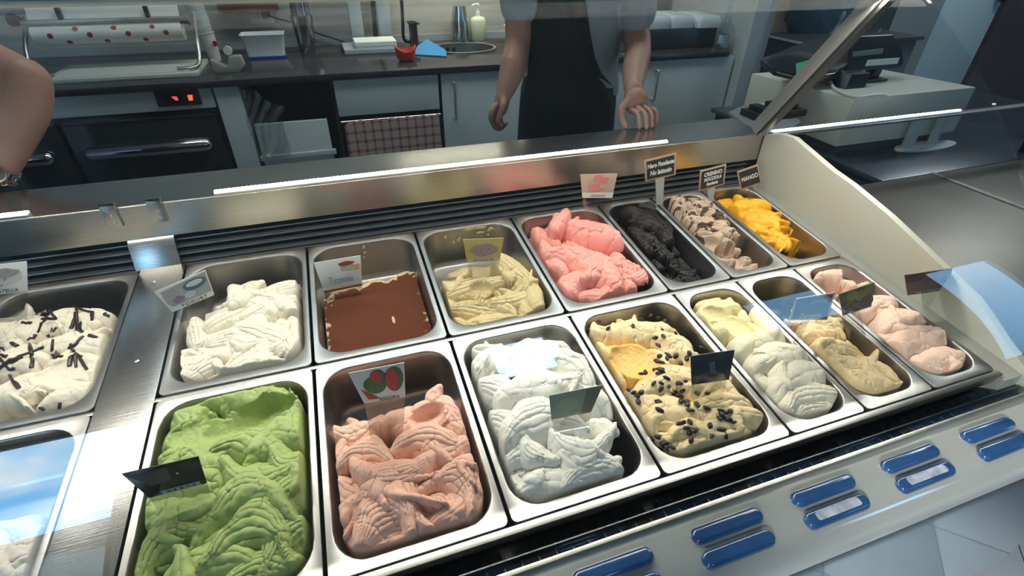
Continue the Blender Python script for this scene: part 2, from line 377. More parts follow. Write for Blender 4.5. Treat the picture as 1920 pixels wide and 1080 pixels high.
# ------------------------------------------------------------------ pans
MC = Matrix(((1, 0, 0, 0), (0, cos(T), -sin(T), 0), (0, sin(T), cos(T), Z0), (0, 0, 0, 1)))
def make_pan(name_w, w_, d_, depth=.105):
    mb = MB(); r = .046; mx_, my_ = .0115, .017
    L_ = []
    L_.append(rrect(w_-.0008, d_-.0008, .010, 6, -.007)); L_.append(rrect(w_, d_, .010, 6, -.0015)); L_.append(rrect(w_-.002, d_-.002, .009, 6, 0))
    wi, di = w_-2*mx_, d_-2*my_
    L_.append(rrect(wi+.006, di+.006, r+.003, 6, .0004)); L_.append(rrect(wi+.002, di+.002, r+.001, 6, -.0004)); L_.append(rrect(wi, di, r, 6, -.003))
    L_.append(rrect(wi-.003, di-.003, r, 6, -.012)); L_.append(rrect(wi-.014, di-.014, r-.004, 6, -depth+.018))
    L_.append(rrect(wi-.022, di-.022, r-.006, 6, -depth+.006)); L_.append(rrect(wi-.038, di-.038, r-.01, 6, -depth)); L_.append(rrect((wi-.04)*.3, (di-.04)*.3, .01, 6, -depth))
    mb.loft(L_, False, True); return mb
PANS = {}
def pan(cx, cy, w_, label):
    m = MC @ Matrix.Translation((cx, cy, 0))
    key = round(w_, 3)
    if key not in PANS:
        me = bpy.data.meshes.new('gelato_pan'); mb = make_pan('p', w_, .374); me.from_pydata(mb.v, [], mb.f)
        bm = bmesh.new(); bm.from_mesh(me); bmesh.ops.recalc_face_normals(bm, faces=bm.faces)
        me2 = bm; 
        # open sheet: make the deck faces point up
        if sum(f.normal.z for f in bm.faces) < 0: bmesh.ops.reverse_faces(bm, faces=bm.faces)
        bm.to_mesh(me); bm.free(); me.materials.append(steelp); sharp(me, 50); PANS[key] = me
    o = bpy.data.objects.new('gelato_pan', PANS[key]); COL.objects.link(o); o.matrix_world = m
    tag(o, label, 'pan', 'steel gelato pans in the case'); return o
WW, WN = .2475, .1635
def xc_back(i): return i*.252+.126 if i < 4 else 1.008 + (i-4)*.168 + .084
# ------------------------------------------------------------------ gelato mounds
def fbm(x, y, sc, oct=4, seed=0, pers=.5):
    rs = np.random.default_rng(seed); out = np.zeros_like(x); amp = 1; tot = 0
    for o_ in range(oct):
        g = rs.random((64, 64)); X = x*sc*(2**o_)+rs.random()*50; Y = y*sc*(2**o_)+rs.random()*50
        xi = np.floor(X).astype(int); yi = np.floor(Y).astype(int); fx = X-xi; fy = Y-yi; fx = fx*fx*(3-2*fx); fy = fy*fy*(3-2*fy)
        a = g[xi % 64, yi % 64]; b = g[(xi+1) % 64, yi % 64]; c = g[xi % 64, (yi+1) % 64]; d = g[(xi+1) % 64, (yi+1) % 64]
        out += amp*((a*(1-fx)+b*fx)*(1-fy) + (c*(1-fx)+d*fx)*fy - .5); tot += amp; amp *= pers
    return out/tot*2
def sst(a, b, x): t = np.clip((x-a)/(b-a), 0, 1); return t*t*(3-2*t)
HF = {}
def mound(key, cx, cy, w_, base, strokes, mat_, label, dips=(), auto=60, asize=.017, aribs=5, name='gelato', colf=None, warp=.006, rough=.0028, edge=.012, res=.0013, seed=1, floor_=-.103, zl=.0, smoothk=.0, bend_h=True, group='gelato mounds in the case pans', cat='gelato', fine=.0008, mask=None, spill=0.):
    """height field of folded, ribbed spatula strokes; strokes: (px0,py0, px1,py1, width, top, ribs, bend, ribamp, tail)"""
    wi, di = w_-.023, .374-.034
    nx, ny = int(wi/res), int(di/res)
    x = np.linspace(-wi/2, wi/2, nx)[None, :].repeat(ny, 0); y = np.linspace(-di/2, di/2, ny)[:, None].repeat(nx, 1)
    wx = x + warp*fbm(x, y, 28, 3, seed+1); wy = y + warp*fbm(x, y, 28, 3, seed+2)
    h = base(x, y) + .004*fbm(x, y, 14, 3, seed+3)
    strokes = list(strokes); rs = np.random.default_rng(seed+500); nbig = len(strokes)
    for k in range(auto if nbig else 0): strokes.append(None)
    for si, s in enumerate(strokes):
        if si >= nbig:
            gx0, gy0 = rs.uniform(-.42, .42)*wi, rs.uniform(-.44, .44)*di
            jj = int((gx0+wi/2)/wi*(nx-1)); ii = int((gy0+di/2)/di*(ny-1)); hl = h[ii, jj]
            if hl < -.075: continue
            W = asize*rs.uniform(.6, 1.5); an = rs.uniform(0, 2*pi); ln = W*rs.uniform(.6, 2.6); top = hl + W*rs.uniform(.05, .38)
            s = (gx0, gy0, gx0+ln*cos(an), gy0+ln*sin(an), W, top, aribs*rs.uniform(.5, 1.6), W*rs.uniform(-.7, .7), .0028*rs.uniform(.4, 1.3), rs.uniform(0, .6))
        x0, y0, x1, y1, W, top, ribs, bend, ra = s[:9]; tail = s[9] if len(s) > 9 else .0
        if si < nbig:
            a = pL(x0, y0, zl+top*.6); b = pL(x1, y1, zl+top*.6); ax, ay, bx, by = a[0]-cx, a[1]-cy, b[0]-cx, b[1]-cy
        else: ax, ay, bx, by = x0, y0, x1, y1
        Ln = sqrt((bx-ax)**2+(by-ay)**2)+1e-6; ux, uy = (bx-ax)/Ln, (by-ay)/Ln
        t = ((wx-ax)*ux + (wy-ay)*uy)/Ln; v = (-(wx-ax)*uy + (wy-ay)*ux)
        v = v - bend*(1-(2*t-1)**2)
        e = W/Ln*.75
        te = np.where(t < 0, -t/e, np.where(t > 1, (t-1)/e, 0))
        wl = W*(.62+.38*np.sin(np.clip(t, 0, 1)*pi)) * np.sqrt(np.clip(1-te**2, 0, 1)) + 1e-6
        q = v/wl; ins = (np.abs(q) < 1) & (te < 1)
        prof_ = np.clip(1-q**2, 0, 1)**.62
        env = np.sqrt(np.clip(1-te**2, 0, 1)) * (1 - tail*np.clip(t, 0, 1))
        ph = q*ribs*pi + .5*np.sin(t*4+si*1.7) + 1.2*fbm(x, y, 12, 2, seed+20+si)
        rib = 1.35*ra*(np.abs(np.sin(ph/2+si))**.6 - .62)*(1-.35*q**2)*(.65+.7*fbm(x, y, 9, 2, seed+40+si))
        lo = top - W*.95
        hh = lo + (top-lo)*prof_*(.35+.65*env) + rib*prof_
        hh = np.where(ins, hh, -9.)
        if smoothk: h = np.where(hh > -1, np.log(np.exp(np.clip(h, -.2, 1)/smoothk)+np.exp(np.clip(hh, -.2, 1)/smoothk))*smoothk, h)
        else: h = np.maximum(h, hh)
    dm = np.zeros_like(h)
    for (dx_, dy_, ra_, rb_, an_, ze, dp) in dips:      # smooth hollows left by a scoop
        a = pL(dx_, dy_, ze); ux, uy = cos(an_), sin(an_); X_ = wx-(a[0]-cx); Y_ = wy-(a[1]-cy)
        q = ((X_*ux+Y_*uy)/ra_)**2 + ((-X_*uy+Y_*ux)/rb_)**2; cap = ze - dp*np.sqrt(np.clip(1-q, 0, 1))
        dm = np.where((q < 1) & (cap < h), 1, dm); h = np.where(q < 1, np.minimum(h, cap), h)
    rough = rough*(1-.7*dm)
    n_ = fbm(x, y, 45, 4, seed+7); h += rough*n_ - rough*1.2*np.clip(np.abs(fbm(x, y, 30, 3, seed+9))*-6+.6, 0, 1)
    h += fine*fbm(x, y, 220, 2, seed+8)
    # rounded-rectangle opening and the wall taper
    r = .046; qx = np.abs(x)-(wi/2-r); qy = np.abs(y)-(di/2-r)
    dist = -(np.minimum(np.maximum(qx, qy), 0)+np.sqrt(np.maximum(qx, 0)**2+np.maximum(qy, 0)**2)-r)
    if mask is not None: h = np.where(mask(x, y), h, floor_-.05)
    k = sst(.0005, edge, dist); h = np.where(h > floor_, floor_ + (h-floor_)*(.30+.70*k) - .010*(1-k), h)
    keep = (dist > .0008) & (h > floor_-.012)
    tap = 1 - .075*np.clip(-h/.1, 0, 1.1)
    # sideways push so that folds overhang a little
    gy, gx = np.gradient(h, di/(ny-1), wi/(nx-1)); sl = 1/np.sqrt(1+gx*gx+gy*gy)
    ov = .0022*sst(.0, .03, dist)
    X = x*tap - gx*sl*ov*np.where(h > -.09, 1, 0); Y = y*(1-.045*np.clip(-h/.1, 0, 1.1)) - gy*sl*ov
    idx = -np.ones(nx*ny, int); kk = keep.ravel(); idx[kk] = np.arange(kk.sum())
    V = np.stack([X.ravel()[kk], Y.ravel()[kk], np.maximum(h, floor_-.004).ravel()[kk]], 1)
    I = np.arange(nx*ny).reshape(ny, nx); q4 = np.stack([I[:-1, :-1], I[:-1, 1:], I[1:, 1:], I[1:, :-1]], -1).reshape(-1, 4)
    q4 = idx[q4]; q4 = q4[(q4 >= 0).all(1)]
    me = bpy.data.meshes.new(name); me.vertices.add(len(V)); me.vertices.foreach_set('co', V.ravel()); me.loops.add(q4.size); me.loops.foreach_set('vertex_index', q4.ravel().astype(np.int32))
    me.polygons.add(len(q4)); me.polygons.foreach_set('loop_start', (np.arange(len(q4))*4).astype(np.int32)); me.polygons.foreach_set('use_smooth', np.ones(len(q4), bool)); me.update(calc_edges=True); me.validate()
    if colf is not None:
        c = colf(x, y, h, dist); c = np.concatenate([c, np.ones((*c.shape[:2], 1))], 2).reshape(-1, 4)[kk]
        at = me.color_attributes.new('Col', 'FLOAT_COLOR', 'POINT'); at.data.foreach_set('color', c.astype(np.float32).ravel())
    me.materials.append(mat_)
    o = bpy.data.objects.new(name, me); COL.objects.link(o); m = MC @ Matrix.Translation((cx, cy, 0)); o.matrix_world = m; PM[o] = m
    tag(o, label, cat, group); HF[key] = (x, y, h, cx, cy); return o
def hat(key, px, py, z=.0):                 # point on a mound's surface under a pixel (deck frame), by marching the ray
    x, y, h, cx, cy = HF[key]; d = ray(px, py); D = AM.T @ d; O = L(CW)
    for t in np.arange(.3, 2.6, .0015):
        P = O + D*t
        if P[2] > .12: continue
        i = int((P[1]-cy-y[0, 0])/(y[1, 0]-y[0, 0])); j = int((P[0]-cx-x[0, 0])/(x[0, 1]-x[0, 0]))
        if 0 <= i < h.shape[0] and 0 <= j < h.shape[1] and P[2] <= h[i, j]: return np.array([P[0], P[1], h[i, j]])
    return pL(px, py, z)
def gm(name, col, **k):
    d = dict(rough=.48, bump=.0004, bscale=420, sss=.22, spec=.35, var=.03, vscale=25); d.update(k); return mat(name, col, **d)
def flat(z, rx=0, ry=0): return lambda x, y: z + rx*x + ry*y
def bowlf(z0, zc, rx, ry): return lambda x, y: z0 + (zc-z0)*np.clip(1-(x/rx)**2-(y/ry)**2, 0, 1)
GB = 'gelato mounds in the back row of pans'; GF = 'gelato mounds in the front row of pans'

# --- back row -------------------------------------------------------------------------------------------------
YBK, YFT = .1915, -.1915
pan(xc_back(0), YBK, WW, 'steel pan holding the white yogurt gelato, right of the steel divider')
mound('yog', xc_back(0), YBK, WW, lambda x, y: np.where(y > .085, -.2, -.060), [
  (470,585,545,560,.040,.012,7,.006,.004), (520,560,470,548,.028,.016,5,.0,.004), (400,600,450,575,.032,.008,6,.004,.003), (455,615,540,640,.040,.012,9,.010,.0045),
  (400,640,470,600,.036,.010,8,-.008,.004), (370,640,360,600,.026,.002,6,.0,.004), (480,660,560,690,.034,.006,11,-.01,.004), (350,690,430,650,.042,.002,13,.012,.005),
  (430,690,520,650,.030,.006,9,.006,.004), (370,720,470,700,.030,-.004,12,.004,.004), (480,705,570,665,.028,-.002,10,.006,.004), (550,600,565,650,.022,.004,6,0,.003),(440,556,500,575,.022,.014,5,.004,.003)],
  gm('yogurt_cream', (.80, .735, .60)), 'white yogurt gelato in folded ribbons, right of the steel divider', auto=46, seed=3, group=GB)
pan(xc_back(1), YBK, WW, 'steel pan holding the flat cocoa-dusted tiramisu')
def tir_base(x, y):
    edge_ = .052 + .018*fbm(x, y, 12, 3, 91) + np.where(x < -.02, -.030*sst(-.02, -.10, -np.abs(x)*-1 if False else x), 0)
    e2 = .056 + .12*x + .026*fbm(x, y*0, 26, 4, 91)
    return np.where(y < e2, -.036 + .0012*fbm(x, y, 9, 3, 92), -.036 - np.minimum((y-e2)*3.2, .075))
def tir_col(x, y, h, dist):
    e2 = .056 + .12*x + .026*fbm(x, y*0, 26, 4, 91)
    n = fbm(x, y, 60, 4, 93); b = np.clip((.008 + .034*fbm(x, y, 18, 3, 94) - dist)/.006 + fbm(x, y, 120, 3, 95)*5, 0, 1)*(dist < .03)*(fbm(x, y, 150, 2, 96) > -.2)
    b = np.maximum(b, (y > e2-.004-.020*np.abs(n))*1.)
    st = np.exp(-(((x-.033)/.0035)**2+((y+.075)/.013)**2)); b = np.maximum(b, (st > .45)*1.)
    c = np.array([.105, .030, .012]); d = np.array([.62, .44, .27])
    return c + (d-c)*b[..., None]*.9
mound('tir', xc_back(1), YBK, WW, tir_base, [], gm('cocoa_tiramisu', (.1, .03, .012), attr=True, sss=0, rough=.75, spec=.15), 'flat tiramisu slab dusted with dark brown cocoa, scooped away at the back', seed=5, rough=.0006, edge=.006, fine=.0004, warp=.002, group=GB, colf=tir_col)
pan(xc_back(2), YBK, WW, 'steel pan holding the tan pistachio gelato, smeared at its back wall')
mound('pis', xc_back(2), YBK, WW, lambda x, y: np.where(y > .060+.3*x, -.2, -.055), [
  (850,540,930,520,.036,.000,7,.008,.003), (940,480,985,520,.030,.012,6,.004,.004), (960,500,1010,570,.034,.006,9,.010,.004), (850,570,930,575,.036,-.012,8,.006,.003),
  (930,560,1000,540,.034,.000,6,-.008,.003), (880,600,960,590,.034,-.010,7,.004,.003), (980,560,1020,600,.026,-.004,8,0,.003), (900,560,960,575,.030,-.004,4,.012,.002),
  (845,595,870,605,.022,-.012,6,0,.004), (920,610,1000,590,.028,-.014,10,.004,.004), (835,530,840,570,.020,-.012,5,0,.003)],
  gm('pistachio_tan', (.58, .465, .245), rough=.33, spec=.5), 'tan pistachio gelato in glossy swirls with a sandy hollow, behind the white limone pan', dips=[(905, 545, .030, .034, 0., -.006, .020)], auto=26, seed=8, group=GB)
pan(xc_back(3), YBK, WW, 'steel pan holding the pink strawberry gelato')
mound('fra', xc_back(3), YBK, WW, lambda x, y: np.where((x > .088+.3*y), -.2, -.006-.35*np.abs(x)-.10*np.abs(y-.02)), [
  (1080,420,1150,440,.050,.030,4,.006,.002), (1040,430,1060,400,.022,.038,3,0,.002), (1090,480,1150,520,.062,.026,5,.008,.0015), (1040,470,1100,480,.040,.020,5,.004,.003),
  (1010,430,1040,450,.026,.004,4,0,.003), (1060,540,1110,510,.044,.008,14,.010,.0035), (1140,540,1185,500,.042,.010,8,.006,.002), (1160,480,1180,530,.034,.008,6,0,.002),
  (1055,500,1030,470,.026,.008,4,0,.002), (1100,545,1170,545,.030,-.002,8,0,.003), (1140,400,1170,440,.030,.018,3,0,.002), (1020,455,1050,500,.022,.0,3,0,.002)],
  gm('strawberry_pink', (.85, .36, .30), sss=.3), 'bright pink strawberry gelato heaped high above its pan', auto=14, seed=12, rough=.006, group=GB, fine=.0010)
pan(xc_back(4), YBK, WN, 'narrow steel pan holding the nearly black chocolate gelato')
mound('ner', xc_back(4), YBK, WN, lambda x, y: np.where(y > -.03, -.035, -.046+.0*x), [
  (1190,395,1230,420,.040,.022,4,.004,.002), (1220,400,1250,440,.034,.016,6,.006,.003), (1190,430,1215,460,.034,.008,5,0,.003), (1225,445,1245,470,.028,.002,5,0,.003),
  (1210,385,1240,385,.028,.018,3,0,.002), (1215,465,1240,490,.022,-.02,4,0,.003)],
  gm('dark_chocolate', (.012, .007, .006), rough=.42, sss=0, spec=.35), 'nearly black dark chocolate gelato with a flat scraped front', auto=22, seed=15, group=GB)
pan(xc_back(5), YBK, WN, 'narrow steel pan holding the chocolate-rippled hazelnut gelato')
def cam_col(x, y, h, dist):
    n = fbm(x*1.0+.02*fbm(x, y, 20, 2, 70), y*1.6, 55, 3, 71); m_ = sst(.10, .22, n)*sst(-.10, .0, y+.02)
    a = np.array([.55, .40, .29]); b = np.array([.085, .04, .028]); return a+(b-a)*m_[..., None]
mound('cam', xc_back(5), YBK, WN, lambda x, y: np.where(y < -.10, -.080, -.055+.1*y), [
  (1275,385,1320,380,.036,.022,3,.004,.003), (1290,410,1340,420,.036,.016,5,.004,.004), (1330,450,1370,470,.040,.002,3,.006,.002), (1320,430,1370,430,.030,.010,5,0,.004),
  (1360,480,1400,480,.026,-.018,4,0,.003), (1380,500,1420,490,.020,-.034,3,0,.003), (1320,395,1340,400,.03,.018,3,0,.004)],
  gm('camino_swirl', (.5, .4, .3), attr=True), 'beige hazelnut gelato rippled with dark chocolate', dips=[(1345, 465, .030, .05, .4, -.006, .02), (1365, 485, .03, .04, .4, -.030, .02)], auto=40, seed=18, rough=.004, group=GB, colf=None if False else cam_col)
pan(xc_back(6), YBK, WN, 'narrow steel pan holding the mango gelato, last of the back row')
mound('man', xc_back(6), YBK, WN, lambda x, y: np.where((x < .050-.25*y) & (y > -.09), -.040+.1*y, -.2), [
  (1385,385,1425,380,.040,.022,2,.006,.0015), (1420,395,1455,415,.044,.018,2,.008,.0015), (1440,425,1475,450,.030,.004,3,.004,.003),
  (1375,390,1410,385,.032,.012,2,.004,.0015), (1400,400,1440,410,.038,.010,2,.006,.0015), (1420,420,1450,440,.032,.002,2,0,.002), (1395,420,1430,440,.030,-.004,3,0,.002),
  (1440,445,1470,440,.024,-.014,3,0,.002), (1450,460,1475,470,.020,-.040,3,0,.002), (1480,470,1500,475,.014,-.055,2,0,.002), (1455,440,1480,455,.02,-.022,2,0,.002)],
  gm('mango_yellow', (.92, .46, .02), sss=.3, rough=.35), 'vivid yellow mango gelato, sparse in a narrow pan', auto=12, seed=21, group=GB, rough=.0018)

# --- front row ------------------------------------------------------------------------------------------------
pan(xc_back(0), YFT, WW, 'steel pan holding the green gelato, right of the steel divider')
mound('ver', xc_back(0), YFT, WW, lambda x, y: -.030 + .0*x, [
  (330,770,360,800,.040,.006,4,.010,.002), (380,745,520,740,.026,.012,4,.006,.002), (520,750,570,800,.034,.014,4,-.008,.003), (330,820,420,810,.036,.010,3,.006,.002),
  (430,790,520,800,.036,-.004,2,.004,.001), (490,830,560,810,.036,.022,6,.012,.004), (430,830,530,850,.036,.020,7,.012,.004), (520,860,575,850,.034,.024,6,-.014,.005),
  (330,850,420,880,.044,.014,5,.008,.002), (440,890,540,880,.040,.026,7,-.014,.004), (300,920,390,900,.044,.018,3,.010,.002), (420,940,510,920,.048,.030,9,.020,.005),
  (290,960,370,950,.042,.016,3,-.006,.002), (500,960,575,900,.036,.022,10,.016,.005), (430,1000,520,990,.048,.026,9,.018,.005), (280,1040,360,990,.042,.014,9,.016,.005),
  (350,1060,450,1040,.044,.018,5,.010,.003), (500,1050,580,980,.036,.016,9,.012,.005), (450,1075,560,1060,.036,.014,9,.010,.004)],
  gm('mint_green', (.38, .47, .165), sss=.25, rough=.5), 'tall swirled light green gelato, foremost beside the divider', dips=[(465, 785, .075, .036, .15, .004, .034), (370, 815, .045, .03, .2, .004, .012)], auto=20, seed=31, group=GF, warp=.009)
pan(xc_back(1), YFT, WW, 'steel pan holding the salmon watermelon gelato')
mound('ang', xc_back(1), YFT, WW, lambda x, y: np.where(y > .085, -.2, -.055), [
  (800,760,850,770,.036,.014,5,.004,.004), (840,770,865,800,.026,.012,6,0,.004), (740,780,800,790,.032,.006,3,.006,.002), (640,810,690,800,.034,.004,6,-.006,.004),
  (660,850,720,850,.034,.010,9,.008,.005), (770,820,840,820,.040,.018,8,.006,.005), (820,850,860,830,.036,.014,7,0,.005), (830,890,880,910,.052,.018,11,.016,.004),
  (840,960,880,880,.044,.008,9,-.010,.004), (700,890,780,880,.046,.026,14,-.010,.005), (720,920,770,950,.046,.022,12,.008,.005), (640,900,680,930,.034,-.002,7,0,.004),
  (680,990,760,950,.056,.018,16,.020,.006), (800,940,850,970,.036,.004,12,.010,.006), (700,1030,800,1010,.040,.000,12,.010,.005), (800,1000,870,990,.034,-.008,8,0,.004), (660,1000,690,1030,.03,-.006,8,0,.004)],
  gm('watermelon_salmon', (.86, .51, .39), sss=.28), 'salmon watermelon gelato in ribbed lobes, between the green and white gelato', dips=[(800, 775, .030, .020, .2, .012, .022)], auto=20, seed=34, group=GF, warp=.006)
pan(xc_back(2), YFT, WW, 'steel pan holding the snow-white lemon gelato')
mound('lim', xc_back(2), YFT, WW, lambda x, y: np.where((x < .07) & (y > -.13), -.055, -.2), [
  (900,680,950,660,.040,.016,4,.004,.003), (960,660,1040,650,.040,.018,3,.004,.002), (1050,670,1100,700,.044,.020,5,.010,.004), (900,720,960,740,.036,.014,9,.012,.004),
  (960,730,1060,720,.050,.028,3,.006,.002), (920,780,960,800,.036,.008,9,.008,.004), (1080,740,1140,750,.036,.016,4,.006,.002), (960,800,1060,780,.052,.030,9,.020,.004),
  (960,850,1010,840,.040,.010,9,.010,.004), (1050,830,1120,840,.050,.020,10,-.016,.004), (1080,880,1150,870,.044,.012,10,.012,.004), (1000,900,1080,900,.044,.004,6,.006,.003),
  (1110,920,1140,900,.030,-.006,5,0,.003), (940,880,980,900,.024,-.008,5,0,.003), (1120,790,1150,800,.022,.0,3,0,.002)],
  gm('lemon_white', (.86, .84, .76), sss=.3), 'snow-white lemon gelato in tall peaks, left of the raisin-topped gelato', auto=20, seed=37, group=GF)
def uva_col(x, y, h, dist):
    P = pL(1190, 665, .01); d = np.sqrt(((x+xc_back(3)-P[0])/.058)**2+((y+YFT-P[1])/.062)**2) + .25*fbm(x, y, 25, 3, 60)
    m_ = 1-sst(.75, 1.05, d); a = np.array([.88, .70, .40]); b = np.array([.90, .56, .17]); return a+(b-a)*m_[..., None]
pan(xc_back(3), YFT, WW, 'steel pan holding the raisin-topped cream gelato')
mound('uva', xc_back(3), YFT, WW, lambda x, y: np.where(x < .075-.15*y, -.050, -.2), [
  (1140,620,1240,610,.044,.006,3,.004,.001), (1160,660,1220,680,.060,.014,1.5,.004,.0008), (1250,630,1290,660,.040,.012,2,.004,.002), (1220,720,1300,700,.044,.018,3,.006,.002),
  (1190,740,1240,760,.044,.010,3,0,.002), (1300,720,1370,740,.046,.018,3,.006,.002), (1230,780,1300,770,.050,.018,4,.008,.002), (1320,760,1380,750,.040,.020,4,.004,.003),
  (1330,800,1400,770,.044,.016,5,.010,.002), (1240,820,1290,850,.040,.006,5,.010,.003), (1300,830,1390,820,.046,.012,5,.008,.002), (1250,850,1330,850,.030,-.002,4,0,.002), (1130,650,1160,700,.03,.004,2,0,.001), (1380,790,1410,830,.026,.0,4,0,.002)],
  gm('raisin_cream', (.8, .62, .34), attr=True, sss=.25, rough=.4), 'yellowish cream gelato scattered with black raisins and amber syrup', dips=[(1195, 670, .050, .046, .6, .012, .020)], auto=22, seed=40, group=GF, rough=.003, colf=uva_col)
pan(xc_back(4), YFT, WN, 'narrow steel pan holding the pale yellow cream gelato')
def zen_col(x, y, h, dist):
    m_ = sst(-.02, .06, y+.02*fbm(x, y, 20, 2, 62)); a = np.array([.84, .78, .62]); b = np.array([.86, .76, .42]); return a+(b-a)*m_[..., None]
mound('cre', xc_back(4), YFT, WN, lambda x, y: np.where((y > -.13), -.052, -.2), [
  (1330,580,1370,570,.044,.004,6,.004,.001), (1360,610,1410,610,.050,.008,3,.006,.001), (1400,640,1470,620,.046,.014,2,.004,.002), (1430,670,1500,660,.056,.020,2,.006,.002),
  (1470,710,1530,690,.056,.018,3,.008,.002), (1480,750,1560,730,.046,.008,9,.016,.005), (1500,770,1550,755,.034,-.004,10,.010,.005), (1420,700,1450,720,.026,.0,3,0,.002), (1310,560,1340,550,.03,-.01,4,0,.002)],
  gm('pale_cream', (.7, .6, .4), attr=True, sss=.28), 'pale yellow cream gelato ending in a ribbed white fold, right of the raisin one', dips=[(1365, 600, .030, .060, .5, .004, .018)], auto=10, seed=43, group=GF, colf=zen_col, rough=.0016)
pan(xc_back(5), YFT, WN, 'narrow steel pan holding the buff zenzero gelato, second from the right end')
mound('zen', xc_back(5), YFT, WN, lambda x, y: np.where((y < .075) & (y > -.155), -.058, -.2), [
  (1520,620,1560,620,.036,.006,4,.004,.003), (1540,650,1590,650,.044,.012,4,.006,.003), (1560,690,1620,680,.046,.012,3,.006,.003), (1600,720,1650,710,.048,.014,4,.010,.002),
  (1630,740,1690,720,.044,.004,5,.006,.002), (1640,680,1670,700,.030,.006,3,0,.002), (1510,590,1560,600,.026,-.01,3,0,.002)],
  gm('buff_ginger', (.84, .64, .36)), 'buff yellow gelato behind a black chalk card, second from the right end', auto=24, seed=46, group=GF, rough=.003)
pan(xc_back(6), YFT, WN, 'narrow steel pan holding the pale peach gelato, last of the front row')
mound('pes', xc_back(6), YFT, WN, lambda x, y: np.where((y > -.14), -.058, -.2), [
  (1540,510,1600,510,.036,.0,3,.004,.002), (1600,520,1640,530,.030,.0,3,0,.002), (1640,570,1680,560,.034,.006,3,.004,.002), (1670,600,1720,590,.046,.014,2,.006,.0015),
  (1700,640,1760,620,.050,.016,3,.008,.002), (1730,680,1800,660,.048,.006,2,.008,.0015), (1620,560,1650,580,.028,.0,3,0,.002), (1760,690,1800,680,.034,-.006,3,0,.001)],
  gm('pale_peach', (.88, .62, .49), sss=.3), 'pale peach gelato at the right end of the front row', dips=[(1600, 520, .04, .03, .3, -.012, .02)], auto=12, seed=49, group=GF, rough=.002)
# --- left module ----------------------------------------------------------------------------------------------
XLL = -.088-.126
pan(XLL, YBK, WW, 'steel pan holding the chocolate-laced white gelato, left of the divider')
mound('str', XLL, YBK, WW, lambda x, y: np.where(y > .075, -.2, -.045), [
  (120,600,190,590,.036,.008,4,.004,.002), (30,620,90,600,.040,.006,3,.004,.002), (100,640,180,640,.044,.010,4,.006,.002), (0,670,60,660,.044,.008,3,.004,.002),
  (80,700,160,680,.044,.008,3,.006,.0015), (0,730,70,710,.044,.004,3,.004,.0015), (100,740,170,720,.034,-.004,3,.004,.0015), (150,660,190,700,.03,.0,4,0,.002), (0,600,20,640,.03,.0,4,0,.002)],
  gm('fiordilatte', (.78, .70, .56)), 'white gelato laced with dark chocolate threads, left of the divider', dips=[(120, 700, .05, .04, .3, .006, .012)], auto=32, seed=52, group=GB, rough=.002)
pan(XLL, YFT, WW, 'steel pan at the lower left under the sky reflection')
mound('nut', XLL, YFT, WW, lambda x, y: np.where(y > .02, -.2, -.06), [
  (0,1040,60,1030,.046,.0,4,.004,.002), (30,1075,90,1050,.034,-.006,3,0,.002), (0,990,50,1000,.034,-.004,3,0,.002), (-80,1000,-20,1060,.05,.006,3,0,.002)],
  gm('pale_grey_cream', (.62, .56, .48)), 'pale cream gelato at the lower left, mostly hidden by the reflected sky', auto=10, seed=55, group=GF)
# ------------------------------------------------------------------ back counter and its units
YC = 1.79
def mpp(P): return abs(((np.array(P)-CW) @ RW)[2])/F
wt = MB().prism([(XX_, y, .872) for XX_, y in ((-1.7, YC-.015), (2.50, YC-.015), (2.545, YC-.005), (2.565, YC+.02), (2.58, YC+.06), (2.60, YB), (-1.7, YB))], (0, 0, .028))
wto = tag(obj('worktop', wt, worktop, bevel=.003), 'long dark polished worktop running along the back wall', 'worktop')
struct('baseboard_back', MB().box((-1.7, YB-.012, .90), (2.6, YB, .935)), mat('grey_upstand', (.30, .32, .33), .4))
# fridge
fr = thing('undercounter_fridge', 'black-doored undercounter fridge with chrome bar handle and red lights', 'fridge', (-.7, YC, 0))
obj('body', MB().box((-1.68, YC+.03, .05), (-.112, YB-.02, .868)), darkst, fr)
obj('top_rail', MB().box((-1.68, YC, .789), (-.112, YC+.03, .870)), white, fr, bevel=.002)
blackg = mat('black_glass_door', (.022, .026, .03), .12, coat=.6, var=.25, vscale=3)
for a, b in ((-.692, -.128), (-1.30, -.715)):
    d_ = obj('door', MB().box((a, YC-.004, .26), (b, YC+.03, .765)), blackg, fr, bevel=.003)
    obj('door_trim', MB().box((a+.004, YC-.006, .757), (b-.004, YC-.004, .760)), darkst, d_)
    h_ = MB().lathe([(.006, 0), (.022, .008), (.028, .020), (.028, b-a-.108), (.022, b-a-.094), (.006, b-a-.084)], (a+.045, YC-.024, .642), (1, 0, -.004), 20)
    obj('handle', h_, mat('polished_handle', (.62, .56, .66), .12, 1), d_, label='chunky polished chrome bar handle')
cp = obj('control_panel', MB().box((-.325, YC-.006, .806), (-.160, YC+.001, .869)), black, fr, bevel=.002)
obj('display', MB().box((-.288, YC-.0075, .823), (-.225, YC-.006, .852)), mat('display_glass', (.01, .008, .01), .1), cp)
redm = mat('red_digits', (1, .05, .08), .4, emit=(1, .04, .10), es=1.6); orm = mat('orange_rocker', (1, .2, .05), .4, emit=(1, .13, .04), es=1.3)
for q in ((-.262, .843, .018, .003), (-.262, .8375, .003, .010), (-.248, .8375, .003, .010), (-.259, .8375, .014, .003), (-.254, .829, .003, .006)):
    pass
obj('digits', MB().prism([(-.266, YC-.0085, .846), (-.246, YC-.0085, .846), (-.243, YC-.0085, .832), (-.253, YC-.0085, .829)], (0, .001, 0)), redm, cp)
obj('rocker_switch', MB().prism([(-.205, YC-.009, .848), (-.205, YC-.009, .826), (-.190, YC-.012, .826), (-.186, YC-.009, .848)], (0, .004, 0)), orm, cp)
